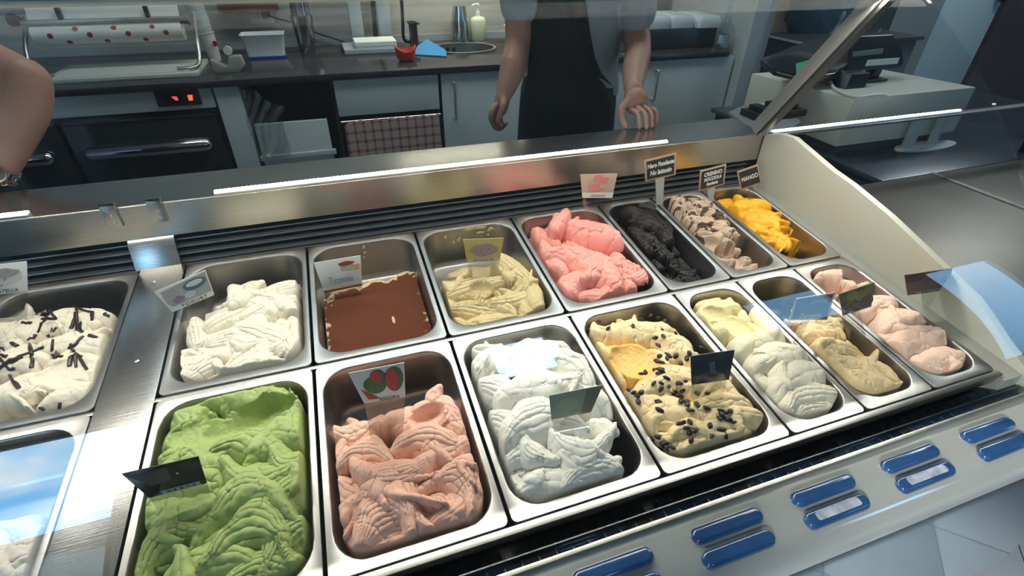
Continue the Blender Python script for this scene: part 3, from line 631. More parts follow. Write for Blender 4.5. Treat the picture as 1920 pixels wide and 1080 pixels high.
tag(obj('upright_panel', MB().box((-.103, YC, .02), (-.003, YC+.60, .870)), white, bevel=.002), 'plain white upright panel between the fridge and the open bin niche', 'panel')
# open niche with bin
bn = thing('waste_drawer', 'white pull-out waste box in the dark niche', 'bin', (.17, YC+.1, 0))
obj('front', MB().box((.014, YC+.004, .02), (.330, YC+.024, .700)), white, bn, bevel=.003)
obj('inner_box', MB().box((.02, YC+.024, .05), (.324, YC+.34, .60)), darkst, bn)
obj('lip', MB().box((.004, YC-.002, .532), (.345, YC+.016, .556)), white, bn, bevel=.002)
obj('screw_cap', MB().lathe([(.003, 0), (.0025, .001)], (.306, YC+.012, .568), (0, -1, 0), 8), black, bn)
bag = []
rs_ = np.random.default_rng(4)
bgm = MB(); nu, nv = 26, 20; V_ = []
for j in range(nv):
    for i in range(nu):
        u = i/(nu-1); v = j/(nv-1)
        x = .002 + .16*u*(1-.35*v) + .012*sin(9*v+3*u); z = .85 - .10*u*u - .30*v + .02*sin(8*u+5*v)
        V_.append((x, YC-.004 - .03*abs(sin(5*u+3*v))*.6 - .012*sin(17*u+9*v), max(z, .545)))
bgm.add(V_, [(j*nu+i, j*nu+i+1, (j+1)*nu+i+1, (j+1)*nu+i) for j in range(nv-1) for i in range(nu-1)])
tag(obj('plastic_bag', bgm, thin_glass('bag_film', (.88, .90, .90), 1.5, .20, .18)), 'clear crumpled plastic bag hanging over the waste box', 'bag')
struct('shade_lining', MB().box((-.001, YC+.36, .02), (.384, YC+.38, .87)).box((.372, YC+.02, .02), (.384, YC+.36, .87)), blackm)  # black lining added to keep the niche dark, standing in for shade
# cabinets
def handle_v(x, z0, z1, par):
    pts = [(x, YC, z1-.008), (x, YC-.028, z1-.004), (x, YC-.032, z1-.02), (x, YC-.032, z0+.02), (x, YC-.028, z0+.004), (x, YC, z0+.008)]
    return obj('handle', MB().tube(pts, .0075, 10, smooth=4), mat('satin_nickel', (.62, .62, .60), .35, .7), par)
c1 = thing('drawer_cabinet', 'white cabinet with one drawer above an open dark bay and towel', 'cabinet', (.63, YC, 0))
obj('body', MB().box((.385, YC+.03, .05), (.39, YB-.02, .868)).box((.39, YC+.25, .05), (.87, YB-.02, .868)).box((.866, YC+.03, .05), (.872, YC+.25, .868)), darkst, c1)
obj('drawer', MB().box((.387, YC, .707), (.868, YC+.02, .868)), white, c1, bevel=.002)
obj('rail', MB().cyl((.39, YC-.005, .682), (.868, YC-.005, .682), .006, n=10), chrome, c1)
c2 = thing('door_cabinet', 'white cabinet left of the standing person, bar handle on its left edge', 'cabinet', (1.15, YC, 0))
obj('body', MB().box((.888, YC+.02, .05), (1.415, YB-.02, .70)).box((.888, YC+.02, .70), (.90, YB-.02, .868)).box((1.403, YC+.02, .70), (1.415, YB-.02, .868)), white, c2)
handle_v(.941, .654, .833, obj('door', MB().box((.884, YC, .08), (1.417, YC+.019, .868)), white, c2, bevel=.002))
c3 = thing('door_cabinet', 'white cabinet right behind the standing person', 'cabinet', (1.7, YC, 0))
obj('body', MB().box((1.423, YC+.02, .05), (1.99, YB-.02, .868)), white, c3); obj('door', MB().box((1.421, YC, .08), (1.992, YC+.019, .868)), white, c3, bevel=.002)
c4 = thing('door_cabinet', 'white cabinet at the right end of the counter, beside the partition', 'cabinet', (2.3, YC, 0))
obj('body', MB().box((2.0, YC+.02, .05), (2.585, YB-.02, .868)), white, c4)
handle_v(2.078, .665, .828, obj('door', MB().box((1.996, YC, .08), (2.588, YC+.019, .868)), white, c4, bevel=.002))
# checked towel over the rail
tw = MB(); nu, nv = 60, 26; V_ = []
for j in range(nv):
    for i in range(nu):
        u = i/(nu-1); v = j/(nv-1)
        x = .403 + .455*u + .012*v*(u-.3); dz = .012*sin(u*3.1) if 1 else 0
        ang = min(v/.10, 1)*pi/2
        y = YC-.005 - .009*sin(ang) - .004*sin(u*30+v*3)*v - .003*v*sin(u*13); z = .691 - .008*(1-cos(ang)) - max(v-.10, 0)*.32 - .010*abs(sin(u*19))*(1-v)*(v < .3)
        if u < .05: z -= (.05-u)*.5*(1-v)
        V_.append((x, y, z))
tw.add(V_, [(j*nu+i, j*nu+i+1, (j+1)*nu+i+1, (j+1)*nu+i) for j in range(nv-1) for i in range(nu-1)])
def check_mat():
    m = bpy.data.materials.new('check_cloth'); m.use_nodes = True; nt = m.node_tree; b = nt.nodes['Principled BSDF']; b.inputs['Roughness'].default_value = .9
    tc = nt.nodes.new('ShaderNodeTexCoord'); sp = nt.nodes.new('ShaderNodeSeparateXYZ'); nt.links.new(tc.outputs['Object'], sp.inputs[0]); outs = []
    for ax, per in (('X', .0415), ('Z', .045)):
        a = nt.nodes.new('ShaderNodeMath'); a.operation = 'DIVIDE'; a.inputs[1].default_value = per; nt.links.new(sp.outputs[ax], a.inputs[0])
        f = nt.nodes.new('ShaderNodeMath'); f.operation = 'FRACT'; nt.links.new(a.outputs[0], f.inputs[0])
        r = nt.nodes.new('ShaderNodeValToRGB'); e = r.color_ramp.elements; e[0].position = 0; e[0].color = (1,1,1,1); e[1].position = .30; e[1].color = (0,0,0,1)
        for p_, c_ in ((.22, 1), (.90, 0), (.96, .4)): q = e.new(p_); q.color = (c_, c_, c_, 1)
        nt.links.new(f.outputs[0], r.inputs[0]); outs.append(r.outputs[0])
    ad = nt.nodes.new('ShaderNodeMixRGB'); ad.blend_type = 'ADD'; ad.inputs[0].default_value = 1; nt.links.new(outs[0], ad.inputs[1]); nt.links.new(outs[1], ad.inputs[2])
    mu = nt.nodes.new('ShaderNodeMath'); mu.operation = 'MULTIPLY'; mu.inputs[1].default_value = .5; nt.links.new(ad.outputs[0], mu.inputs[0])
    mx = nt.nodes.new('ShaderNodeMixRGB'); mx.inputs[1].default_value = (.52, .38, .33, 1); mx.inputs[2].default_value = (.20, .03, .035, 1); nt.links.new(mu.outputs[0], mx.inputs[0]); nt.links.new(mx.outputs[0], b.inputs['Base Color']); return m
to = obj('kitchen_towel', tw, check_mat(), origin=(.403, YC, .40)); tag(to, 'red and cream checked kitchen towel hanging under the drawer', 'towel')
sm_ = to.modifiers.new('s', 'SOLIDIFY'); sm_.thickness = .002
# partition at the right end, with niche back
struct('wall_partition', MB().box((2.605, YC-.06, 0), (2.70, YB, 2.4)), mat('partition_white', (.46, .50, .50), .5))
struct('trim_1', MB().box((2.700, YC-.065, 0), (2.735, YC+.02, 2.4)), mat('partition_edge', (.28, .29, .31), .5))
tag(obj('niche_panel', MB().box((1.62, YB-.03, .901), (2.60, YB-.012, 1.7)), mat('niche_dark', (.045, .055, .06), .4)), 'dark panel on the wall behind the coffee machine', 'panel')
tag(obj('wall_post', MB().box((1.50, YB-.05, .936), (1.60, YB-.001, 1.8)), mat('pale_post', (.62, .62, .50), .5)), 'pale upright strip on the back wall behind the person', 'post')

# ------------------------------------------------------------------ things on the worktop
def stand(px, py): return pZ(px, py, .9)
def zat(px, py, y): return pY(px, py, y)[2]
def lathe_on(name, px, py_base, prof, m, label, cat, n=24, **k):  # prof: (radius px, py) from base up
    B = stand(px, py_base); s = mpp(B); pr = [(r*s, max(zat(px, py, B[1])-.9, 0)) for r, py in prof]
    o_ = obj(name, MB().lathe(pr, (B[0], B[1], .9), n=n), m, origin=(B[0], B[1], .9), **k); tag(o_, label, cat); return o_, B, s
# wrapping paper dispenser
wd = thing('paper_dispenser', 'countertop wrapping-paper dispenser with a white roll printed with dark red seals', 'paper dispenser', (-.45, 1.98, .9))
y0_, y1_ = 1.86, 2.20
P0 = pZ(92, 139, .915); P1 = pZ(375, 126, .915)
traym = mat('cream_tray', (.55, .56, .50), .4)
xa, xb = -.72, pZ(385, 118, .915)[0]
obj('base', MB().box((xa, 1.875, .9), (xb, 2.19, .917)), traym, wd, bevel=.004)
obj('base_inset', MB().box((xa+.03, 1.90, .917), (xb-.04, 2.15, .920)), mat('tray_light', (.66, .66, .60), .35), wd)
alu = mat('dull_aluminium', (.42, .43, .41), .35, .9)
rollc = pY(225, 62, 2.06); rz_ = rollc[2]; xr0, xr1 = pY(62, 62, 2.06)[0], pY(343, 52, 2.06)[0]
for x_ in (xr0-.035, xr1+.045):
    d_ = 1 if x_ < -.4 else -1
    pts = [(x_, 2.14, rz_+.06), (x_, 2.07, rz_), (x_, 2.02, rz_-.045), (x_+d_*.005, 1.97, .945), (x_+d_*.03, 1.93, .926), (x_+d_*.09, 1.925, .925)]
    mbt = MB().tube(pts, .009, 10, smooth=6); obj('side_bracket', mbt, alu, wd)
sealm = mat('seal_red', (.22, .03, .035), .6)
def roll_mat():
    return mat('wrap_paper', (.66, .65, .60), .5, bump=.0006, bscale=30)
rr = .036
ro = obj('paper_roll', MB().lathe([(.012, -.004), (.012, 0), (rr, .001), (rr, xr1-xr0-.001), (.012, xr1-xr0), (.012, xr1-xr0+.004)], (xr0, 2.06, rz_), (1, 0, 0), 28), roll_mat(), wd)
def dot_on_roll(x_, ang, r_, m=sealm, parent=None):
    mb = MB(); n = 10; lo = []; 
    for h, kk in ((.0002, 1), (.0010, 1), (.0010, .6), (.0010, .25), (.0010, .02)):
        lo.append([(x_+kk*r_*cos(2*pi*i/n)*(1+.08*sin(3*i)), 2.06-(rr+h)*cos(ang+kk*r_*sin(2*pi*i/n)/rr), rz_+(rr+h)*sin(ang+kk*r_*sin(2*pi*i/n)/rr)) for i in range(n)])
    return obj('printed_seal', mb.loft(lo), m, ro)
for i, (px, py) in enumerate(((97, 72), (171, 69), (243, 67), (313, 64), (138, 51), (211, 49), (283, 46), (132, 82), (203, 80), (275, 78))):
    x_ = pY(px, py, 2.03)[0]; ang = (.05, .75, -.75)[0 if i < 4 else 1 if i < 7 else 2]; dot_on_roll(x_, ang, .0105)
obj('cutter_bar', MB().box((xr0-.04, 2.045, rz_+.040), (xr1+.03, 2.062, rz_+.056)), alu, wd, bevel=.002)
obj('paper_sheet', MB().prism([(xr0, 2.064, rz_+.058), (xr1, 2.064, rz_+.058), (xr1, 2.10, rz_+.12), (xr0, 2.10, rz_+.12)], (0, .0015, .001)), roll_mat(), wd)
for px in (110, 276): x_ = pY(px, 22, 2.05)[0]; obj('clip', MB().box((x_-.012, 2.048, rz_+.045), (x_+.004, 2.068, rz_+.10)), black, wd)
K = pY(30, 38, 2.05); obj('knob', MB().lathe([(.022, 0), (.024, .01), (.02, .03)], (K[0]-.02, K[1], K[2]), (1, -.2, 0), 18), black, wd)
K = pY(352, 42, 2.05); obj('knob', MB().lathe([(.006, 0), (.006, .03)], (K[0]-.03, K[1], K[2]), (1, 0, 0), 10).lathe([(.004, 0), (.014, .004), (.004, .012)], (K[0], K[1], K[2]), (1, 0, 0), 10), black, wd)
# cup stack
B = stand(402, 116); s = mpp(B)
pts = [(-.0, 0), ]
ct = pY(383, 55, B[1]); top_ = pY(368, -20, B[1]); bot = pY(404, 108, B[1])
ax = Vector(ct) - Vector(bot)
cs = thing('cup_stack', 'leaning stack of paper cups and clear cups, right of the paper dispenser', 'cups', (bot[0], bot[1], .9))
Lp = ax.length
o_ = obj('paper_cup', MB().lathe([(.024, 0), (.035, Lp*.97), (.0385, Lp*.985), (.0385, Lp), (.034, Lp)], (bot[0], bot[1], .905), ax, 28), mat('cup_paper', (.60, .57, .53), .6), cs)
sp_ = pY(403, 82, B[1]-.034)
obj('printed_seal', MB().loft([[(sp_[0]+.010*cos(2*pi*i/10)+.002*sin(3*i), sp_[1]+h+abs(.010*cos(2*pi*i/10)+.008)**2*9, sp_[2]+.013*sin(2*pi*i/10)) for i in range(10)] for h in (.0, -.002)]), sealm, o_)
obj('clear_cup', MB().lathe([(.030, Lp), (.036, Lp+.03), (.034, Lp+.031), (.038, Lp+.06), (.036, Lp+.061), (.040, Lp+.13)], (bot[0], bot[1], .905), ax, 28, cap=False), mat('cup_translucent', (.50, .56, .55), .25, alpha=.75), cs)
# tape dispenser
td = thing('tape_dispenser', 'grey wedge-shaped tape dispenser beside the paper cups', 'tape dispenser', tuple(stand(430, 136)))
A = stand(402, 137); Bp = stand(460, 125); s = mpp(A); y_ = A[1]
prof_ = [(A[0], .9), (A[0]+.105, .9), (Bp[0]+.012, .925), (Bp[0]+.005, .965), (A[0]+.075, .950+.014), (A[0]+.062, .925), (A[0]+.045, .93), (A[0], .955)]
obj('body', MB().prism([(x_, y_-.01, z_) for x_, z_ in prof_], (0, .055, 0)), mat('greige_plastic', (.30, .31, .27), .5), td, bevel=.003)
T_ = pY(427, 95, y_+.01); obj('tape_roll', MB().lathe([(.010, 0), (.0175, .0), (.0175, .02), (.010, .02)], (T_[0], y_+.003, T_[2]), (0, 1, 0), 20), mat('tape', (.70, .68, .60), .3), td)
# white tub on blue base
def frustum(px, py0, py1, w0, w1, d0, d1, y_, z0=None):
    c0 = pY(px, py0, y_); z0 = c0[2] if z0 is None else z0; z1 = pY(px, py1, y_)[2]; s = mpp(c0); return c0, z0, z1, w0*s, w1*s
B = stand(505, 110); s = mpp(B)
tb = thing('plastic_tub', 'white open plastic tub on a blue base, below the wall socket', 'tub', (B[0], B[1], .9))
y_ = B[1]; xl, xr = pY(464, 105, y_)[0], pY(537, 104, y_)[0]; z1 = zat(500, 65, y_)
obj('base', MB().box((xl+.005, y_+.002, .9), (xr, y_+.11, .911)), mat('blue_base', (.02, .06, .30), .35), tb, bevel=.003)
lo = [rrect(xr-xl-.01, .10, .012, 4, .911), rrect(xr-xl+.018, .125, .014, 4, z1-.004), rrect(xr-xl+.026, .133, .016, 4, z1), rrect(xr-xl+.012, .119, .012, 4, z1), rrect(xr-xl-.014, .094, .01, 4, .916)]
obj('tub', MB().loft([[(x_+(xl+xr)/2-.003, yy+y_+.055, z_) for x_, yy, z_ in l] for l in lo]), whitep, tb)
# socket, plug and cable on the wall, wooden strip
A = pY(466, 20, YB); Bq = pY(515, 43, YB); sk = thing('wall_socket', 'white double wall socket with a black plug', 'socket', (A[0], YB-.01, (A[2]+Bq[2])/2))
obj('plate', MB().box((A[0], YB-.010, Bq[2]), (Bq[0], YB, A[2]+.004)), whitep, sk, bevel=.002)
for dz in (.0, .012): obj('pin_hole', MB().lathe([(.0025, 0), (.0025, .001)], (A[0]+.045, YB-.010, A[2]-.015-dz*1.5), (0, -1, 0), 8), black, sk)
G = pY(497, 27, YB-.03); pl = obj('plug', MB().lathe([(.020, 0), (.022, .02), (.015, .04)], (G[0], YB-.010, G[2]), (0, -1, 0), 16), black, sk)
cpts = [(G[0], YB-.05, G[2])] + [tuple(pY(px, py, YB-.04)) for px, py in ((525, 36), (560, 46), (595, 62), (625, 72), (650, 80))]
tag(obj('power_cable', MB().tube(cpts, .004, 8, smooth=5), black), 'black power cable running from the socket behind the steel jug', 'cable')
A = pY(410, 3, YB); Bq = pY(523, 17, YB)
tag(obj('wooden_shelf', MB().box((A[0], YB-.10, Bq[2]), (Bq[0], YB-.001, Bq[2]+.045)), mat('brown_wood', (.12, .05, .03), .5, var=.2, vscale=12)), 'short brown wooden shelf above the wall socket', 'shelf')
# steel jug
B = stand(578, 97); s = mpp(B)
jg = thing('steel_beaker', 'tall two-part steel and glass beaker left of the water dispenser', 'beaker', (B[0], B[1], .9))
z_r = zat(577, 28, B[1]); obj('lower_cup', MB().lathe([(.038, 0), (.044, .04), (.055, z_r-.9-.006), (.058, z_r-.9), (.052, z_r-.9)], (B[0], B[1], .9), n=28), mat('smoked_steel', (.30, .31, .33), .15, .9), jg)
obj('upper_cup', MB().lathe([(.048, z_r-.9), (.044, z_r-.9+.06), (.040, z_r-.9+.13)], (B[0], B[1], .9), n=28), mat('smoked_steel', (0, 0, 0)), jg)
# water dispenser: slab base, two uprights, pile of paper
A = stand(647, 103); Bq = stand(748, 101); y_ = A[1]; up = mat('grey_upright', (.33, .39, .40), .4)
ws = thing('citrus_stand', 'grey two-post machine stand with a heavy base plate, left of the tap', 'stand', ((A[0]+Bq[0])/2, y_+.1, .9))
z1 = zat(690, 92, y_)
obj('base_plate', MB().box((A[0], y_, .9), (Bq[0], y_+.24, z1)), mat('base_grey', (.40, .43, .42), .4), ws, bevel=.003)
yb = y_+.20
for p0, p1, t0, t1 in ((661, 684, 653, 675), (713, 736, 708, 731)):
    a = pY(p0, 72, yb); b = pY(p1, 71, yb); c = pY(t0, 5, yb); d = pY(t1, 5, yb)
    obj('upright', MB().prism([(a[0], yb, z1), (b[0], yb, z1), (b[0], yb, 1.30), (a[0], yb, 1.30)], (0, .04, 0)), up, ws, bevel=.002)
obj('shaft', MB().cyl((pY(702, 5, yb)[0], yb+.02, 1.30), (pY(704, 60, yb)[0], yb+.02, z1), .012), black, ws)
a = pY(668, 88, y_+.02); b = pY(742, 87, y_+.02)
pp = thing('paper_pile', 'pile of white paper sheets on the machine stand', 'paper', ((a[0]+b[0])/2, y_+.1, z1))
for k in range(7):
    dz = k*.0045; w_ = rs_.uniform(-.003, .003)
    obj('sheet', MB().box((a[0]-.004+w_, y_+.012+w_, z1+dz), (b[0]+.004+w_, y_+.17+w_, z1+dz+.0040)), paper, pp)
# red bowl, blue cloth
B = stand(762, 114); s = mpp(B); zt = zat(762, 90, B[1])
bl = MB(); n = 30; lo = []
for (r, h) in ((.018, 0), (.034, .004), (.046, .022), (.052, zt-.9)): lo.append([(B[0]+r*cos(2*pi*i/n), B[1]+r*sin(2*pi*i/n), .9+h+(.012*(cos(4*pi*i/n)) if h > .03 else 0)) for i in range(n)])
for (r, h) in ((.049, zt-.9), (.040, .022), (.02, .010)): lo.append([(B[0]+r*cos(2*pi*i/n), B[1]+r*sin(2*pi*i/n), .9+h+(.012*(cos(4*pi*i/n)) if h > .03 else 0)) for i in range(n)])
tag(obj('bowl', bl.loft(lo), mat('red_silicone', (.66, .07, .03), .4), origin=(B[0], B[1], .9)), 'small orange-red bowl with a wavy rim on the worktop', 'bowl')
A = stand(778, 104)
pz = lambda px, py, dz=0: tuple(stand(px, py)+np.array([0, 0, dz]))
cl = MB(); C0 = pz(776, 104); C1 = pz(838, 108); C2 = pz(836, 99); C3 = pz(800, 92); C4 = pz(783, 100)
cl.add([C0, C1, (C2[0], C2[1], .915), (C3[0]-.0, C3[1]-.03, .955), (C4[0], C4[1], .935), (C3[0]+.03, C3[1]+.03, .90), (C4[0]-.01, C4[1]+.03, .90), (C0[0], C0[1], .906), (C1[0], C1[1], .908)],
       [(0, 1, 8, 7), (7, 8, 2, 3), (7, 3, 4), (8, 1, 2), (1, 5, 2), (2, 5, 3), (3, 5, 6, 4), (4, 6, 0, 7), (0, 6, 5, 1)])
tag(obj('folded_cloth', cl, mat('blue_cloth', (.03, .24, .50), .6), bevel=.0015), 'bright blue folded cloth on the worktop, right of the orange-red bowl', 'cloth')
# sink, tap
S = stand(868, 90); Sl = stand(805, 92); Sr = stand(933, 90); rx_ = (Sr[0]-Sl[0])/2; ry_ = min(.17, rx_*.85)
sn = thing('round_sink', 'round steel sink set into the dark worktop', 'sink', (S[0], S[1], .9))
n = 44; sx, sy = (Sl[0]+Sr[0])/2, S[1]
ring = lambda k, z: [(sx+rx_*k*cos(2*pi*i/n), sy+ry_*k*sin(2*pi*i/n), z) for i in range(n)]
obj('rim', MB().loft([ring(1.0, .9005), ring(1.0, .9045), ring(.97, .9055), ring(.93, .904), ring(.93, .899)], False, False), mat('bright_rim', (.70, .68, .60), .3, .9), sn)
obj('basin', MB().loft([ring(.935, .900), ring(.92, .86), ring(.88, .77), ring(.70, .745), ring(.1, .74)], False, True), mat('basin_steel', (.22, .23, .24), .35, .8), sn)
cut = obj('cut', MB().loft([ring(.95, .80), ring(.95, .95)]), None); bo = wto.modifiers.new('b', 'BOOLEAN'); bo.object = cut; bo.operation = 'DIFFERENCE'; bo.solver = 'EXACT'
bpy.context.view_layer.update(); dg = bpy.context.evaluated_depsgraph_get(); nm = bpy.data.meshes.new_from_object(wto.evaluated_get(dg)); wto.modifiers.clear(); wto.data = nm; bpy.data.objects.remove(cut)
for px in (839, 851):
    yw_ = sy+ry_*.885; q = pY(px, 93, yw_); obj('overflow_slot', MB().box((q[0]-.006, yw_-.012, q[2]-.012), (q[0]+.006, yw_-.002, q[2]+.012)), black, sn)
B = stand(778, 92)
fa = thing('kitchen_tap', 'slim black kitchen tap with a dark lever body', 'tap', (B[0], B[1], .9))
z1 = zat(778, 42, B[1])
obj('tap_body', MB().lathe([(.026, 0), (.024, .02), (.022, z1-.9-.03), (.024, z1-.9)], (B[0], B[1], .9), n=20), mat('gunmetal', (.12, .13, .14), .15, .9), fa)
q0 = pY(768, 78, B[1]); q1 = pY(757, 72, B[1]); q2 = pY(753, 5, B[1]); 
obj('spout', MB().tube([(B[0], B[1], .945), tuple(q0-[.0, 0, 0]), tuple(q1), tuple(pY(755, 40, B[1])), tuple(q2), (q2[0]+.0, q2[1]-.02, q2[2]+.10), (q2[0]+.05, q2[1]-.08, q2[2]+.13)], .009, 10, smooth=6), black, fa)
obj('lever', MB().tube([tuple(pY(786, 45, B[1])), tuple(pY(772, 40, B[1]-.02)), tuple(pY(764, 42, B[1]-.04))], .005, 8, smooth=3), black, fa)
# shaker, soap, cups
lathe_on('cocktail_shaker', 864, 78, [(18.5, 78), (18.5, 72), (16, 40), (11.5, 11), (10, 10)], mat('shaker_steel', (.50, .50, .48), .18, 1), 'upturned steel shaker standing on the rim of the sink', 'shaker', smooth=50)
B = stand(897, 76); s = mpp(B); zt = zat(897, 30, B[1])
sb = thing('soap_bottle', 'pale green pump soap bottle beside the steel shaker', 'bottle', (B[0], B[1], .9))
h_ = zt-.9; lo = [[(B[0]+x_, B[1]+y_, .9+z_) for x_, y_, _ in rrect(w_*s, w_*s*.6, w_*s*.28, 4)] for w_, z_ in ((26, 0), (29, .006), (29, h_*.80), (24, h_*.95), (9, h_))]
bod = obj('body', MB().loft(lo), mat('soap_liquid', (.55, .60, .42), .3, sss=.2), sb, 60)
obj('printed_label', MB().box((B[0]-.030, B[1]-.0265, .9+h_*.25), (B[0]-.002, B[1]-.0258, .9+h_*.72)), mat('soap_label', (.35, .46, .42), .5, var=.3, vscale=60), bod)
obj('pump', MB().lathe([(.012, h_), (.012, h_+.025), (.005, h_+.027), (.005, h_+.05), (.010, h_+.052), (.010, h_+.065), (.004, h_+.066)], (B[0], B[1], .9), n=16).tube([(B[0], B[1], .9+h_+.058), (B[0]-.015, B[1]-.01, .9+h_+.062), (B[0]-.04, B[1]-.02, .9+h_+.056)], .005, 8), whitep, sb)
cu, B, s = lathe_on('lidded_cup', 958, 85, [(9.5, 85), (12.5, 50), (13.5, 49), (13.5, 47), (11, 47), (11, 38.5), (10, 37)], mat('cup_white', (.74, .74, .66), .5), 'stack of white plastic cups right of the sink', 'cups')
# coffee machine, trays of cups, bottle
A = stand(1216, 98); Bq = stand(1346, 96); yf = 1.93
xa, xb = pY(1212, 80, yf)[0], pY(1340, 80, yf)[0]; zt = zat(1280, 53, yf)
cm = thing('coffee_machine', 'low black machine with white covered trays on top', 'machine', ((xa+xb)/2, yf+.2, .9))
obj('body', MB().box((xa, yf, .9), (xb, yf+.42, zt)), mat('machine_black', (.03, .035, .04), .3, var=.2, vscale=6), cm, bevel=.01)
obj('drip_front', MB().box((xa+.02, yf-.012, .905), (xb-.02, yf+.004, .925)), blackm, cm)
wdt = (xb-xa)/3
for k in range(3):
    x0_ = xa + k*wdt; dy = (-.035 if k == 2 else 0)
    tr = thing('covered_tray', ['white cloth-covered tray next to the forearm', 'white cloth-covered tray in the middle of the machine', 'white cloth-covered tray nearest the clear bottle'][k], 'tray', (x0_+wdt/2, yf+.15, zt), 'white trays on the black machine')
    nn = 20; v_ = []; top_z = zat(1280, 27, yf)-.01
    lo = []
    for kk, (gx, z_) in enumerate(((.0, zt), (-.002, zt+.5*(top_z-zt)), (.004, top_z-.008), (.012, top_z), (.06, top_z+.001))):
        lo.append([(x_+x0_+wdt/2, y2+yf+.14+dy, z_ + (.004*sin(9*i_) if kk == 1 else 0)) for i_, (x_, y2, _) in enumerate(rrect(wdt-.004-gx*2, .26-gx*2, .018, 5))])
    obj('cover', MB().loft(lo), mat('napkin_white', (.62, .66, .66), .7, bump=.006, bscale=26), tr, 60)
B = stand(1352, 92); s = mpp(B)
bt = thing('clear_bottle', 'clear glass bottle at the right end of the worktop', 'bottle', (B[0], B[1], .9))
obj('glass_body', MB().lathe([(.028, 0), (.030, .01), (.030, zat(1352, 45, B[1])-.9), (.014, zat(1352, 25, B[1])-.9), (.012, zat(1352, -5, B[1])-.9)], (B[0], B[1], .9), n=24), thin_glass('bottle_glass', (.85, .93, .93), 1.5, .05, .03), bt)
obj('blue_label', MB().lathe([(.0306, .03), (.0306, .075)], (B[0], B[1], .9), n=24, cap=False), mat('label_blue', (.25, .36, .40), .5, var=.3, vscale=50), bt)
A = pY(1291, 0, YB-.04); tag(obj('wall_note', MB().box((A[0]-.0, YB-.034, pY(1300, 11, YB-.03)[2]), (pY(1316, 0, YB-.04)[0], YB-.0305, A[2]+.05)), mat('note_green', (.45, .50, .44), .6)), 'small pale note stuck on the dark niche panel', 'note')
q = stand(1005, 106); tag(obj('glass_stopper', MB().lathe([(.012, 0), (.010, .01), (.003, .025)], q, n=8), mat('stopper', (.5, .45, .4), .2, .4), origin=tuple(q)), 'tiny shiny stopper on the worktop edge beside the apron', 'stopper')

# ------------------------------------------------------------------ right-hand side: till desk, terminal, side counter
sc = thing('side_counter', 'dark steel side counter beyond the end panel of the case', 'counter', (2.6, .1, 0))
obj('body', MB().box((1.60, -.42, 0), (3.7, .36, .735)).box((2.09, .36, 0), (3.7, 1.25, .735)), blackm, sc)
obj('steel_top', MB().box((1.590, -.46, .735), (3.72, .36, .752)), mat('brown_steel_top', (.13, .115, .095), .38, .6, var=.25, vscale=2.5), sc, bevel=.002)
obj('stone_top', MB().box((2.08, .362, .735), (3.72, 1.28, .753)), mat('navy_stone', (.035, .042, .06), .2, var=.3, vscale=6), sc, bevel=.002)
obj('seam_trim', MB().box((2.30, -.46, .752), (2.32, .36, .756)), steel, sc)
P = pX(1415, 142, 2.1); Q = pX(1602, 183, 2.1)
dk = thing('till_desk', 'white desk box carrying the till on the dark counter', 'desk', (2.4, .83, .753))
obj('box', MB().prism([(2.1, Q[1], .790), (2.1, P[1]+.02, .790), (2.1, P[1]+.02, .944), (2.1, Q[1], .962)], (.62, 0, 0)), mat('desk_cream', (.56, .56, .48), .45, var=.03, vscale=4), dk, bevel=.006)
obj('foot', MB().box((2.14, Q[1]+.03, .753), (2.68, P[1], .79)), mat('desk_foot', (.1, .1, .11), .5), dk)
ts = thing('till_screen', 'flat black till screen seen from its edge, tilted on the desk', 'monitor', (2.25, .9, .95))
tp = [pZ(px, py, z_) for px, py, z_ in ((1424, 122, 1.02), (1500, 92, 1.05), (1585, 68, 1.07), (1650, 62, 1.07), (1610, 110, 1.03), (1560, 150, .985), (1515, 158, .98), (1450, 142, 1.0))]
obj('screen_housing', MB().prism(tp, (0, 0, .024)), blackg, ts, bevel=.004)
obj('neck', MB().prism([(2.20, .72, .955), (2.30, .72, .955), (2.30, .95, .955), (2.20, .95, .955)], (.03, .02, .05)), black, ts, bevel=.003)
q = [pZ(px, py, z_+.036) for px, py, z_ in ((1492, 120, .995), (1517, 113, 1.0), (1520, 140, .985), (1493, 147, .985))]
tag(obj('sticky_note', MB().prism(q, (0, 0, .0015)), mat('note_teal', (.05, .30, .18), .6)), 'green sticky note on the black till screen', 'note')
tt = thing('card_terminal', 'black customer display on a stand with white paper strip', 'terminal', (2.5, .8, .955))
yq = .80; a = pY(1598, 130, yq); b = pY(1690, 130, yq); z0_, z1_ = pY(1640, 131, yq)[2], pY(1640, 72, yq)[2]
obj('housing', MB().prism([(a[0]-.03, yq, z0_), (b[0]-.012, yq, z0_), (b[0], yq, z0_+.02), (b[0]-.008, yq+.03, z0_+.07), (b[0]-.045, yq+.06, z1_), (a[0], yq+.06, z1_)], (0, .06, 0)), black, tt, bevel=.006)
a2 = pY(1598, 108, yq-.002); b2 = pY(1655, 97, yq-.002); obj('screen', MB().prism([(a2[0], yq-.001, a2[2]+.003), (b2[0], yq-.001, b2[2]-.006), (b2[0]-.005, yq-.001, b2[2]+.012), (a2[0]-.006, yq-.001, a2[2]+.020)], (0, -.003, 0)), mat('pale_lcd', (.16, .26, .25), .2), tt)
a2 = pY(1600, 121, yq-.01); b2 = pY(1686, 118, yq-.01); obj('paper_strip', MB().box((pY(1622, 120, yq)[0], yq-.008, a2[2]-.010), (b2[0]-.005, yq-.004, a2[2]+.012)), paper, tt)
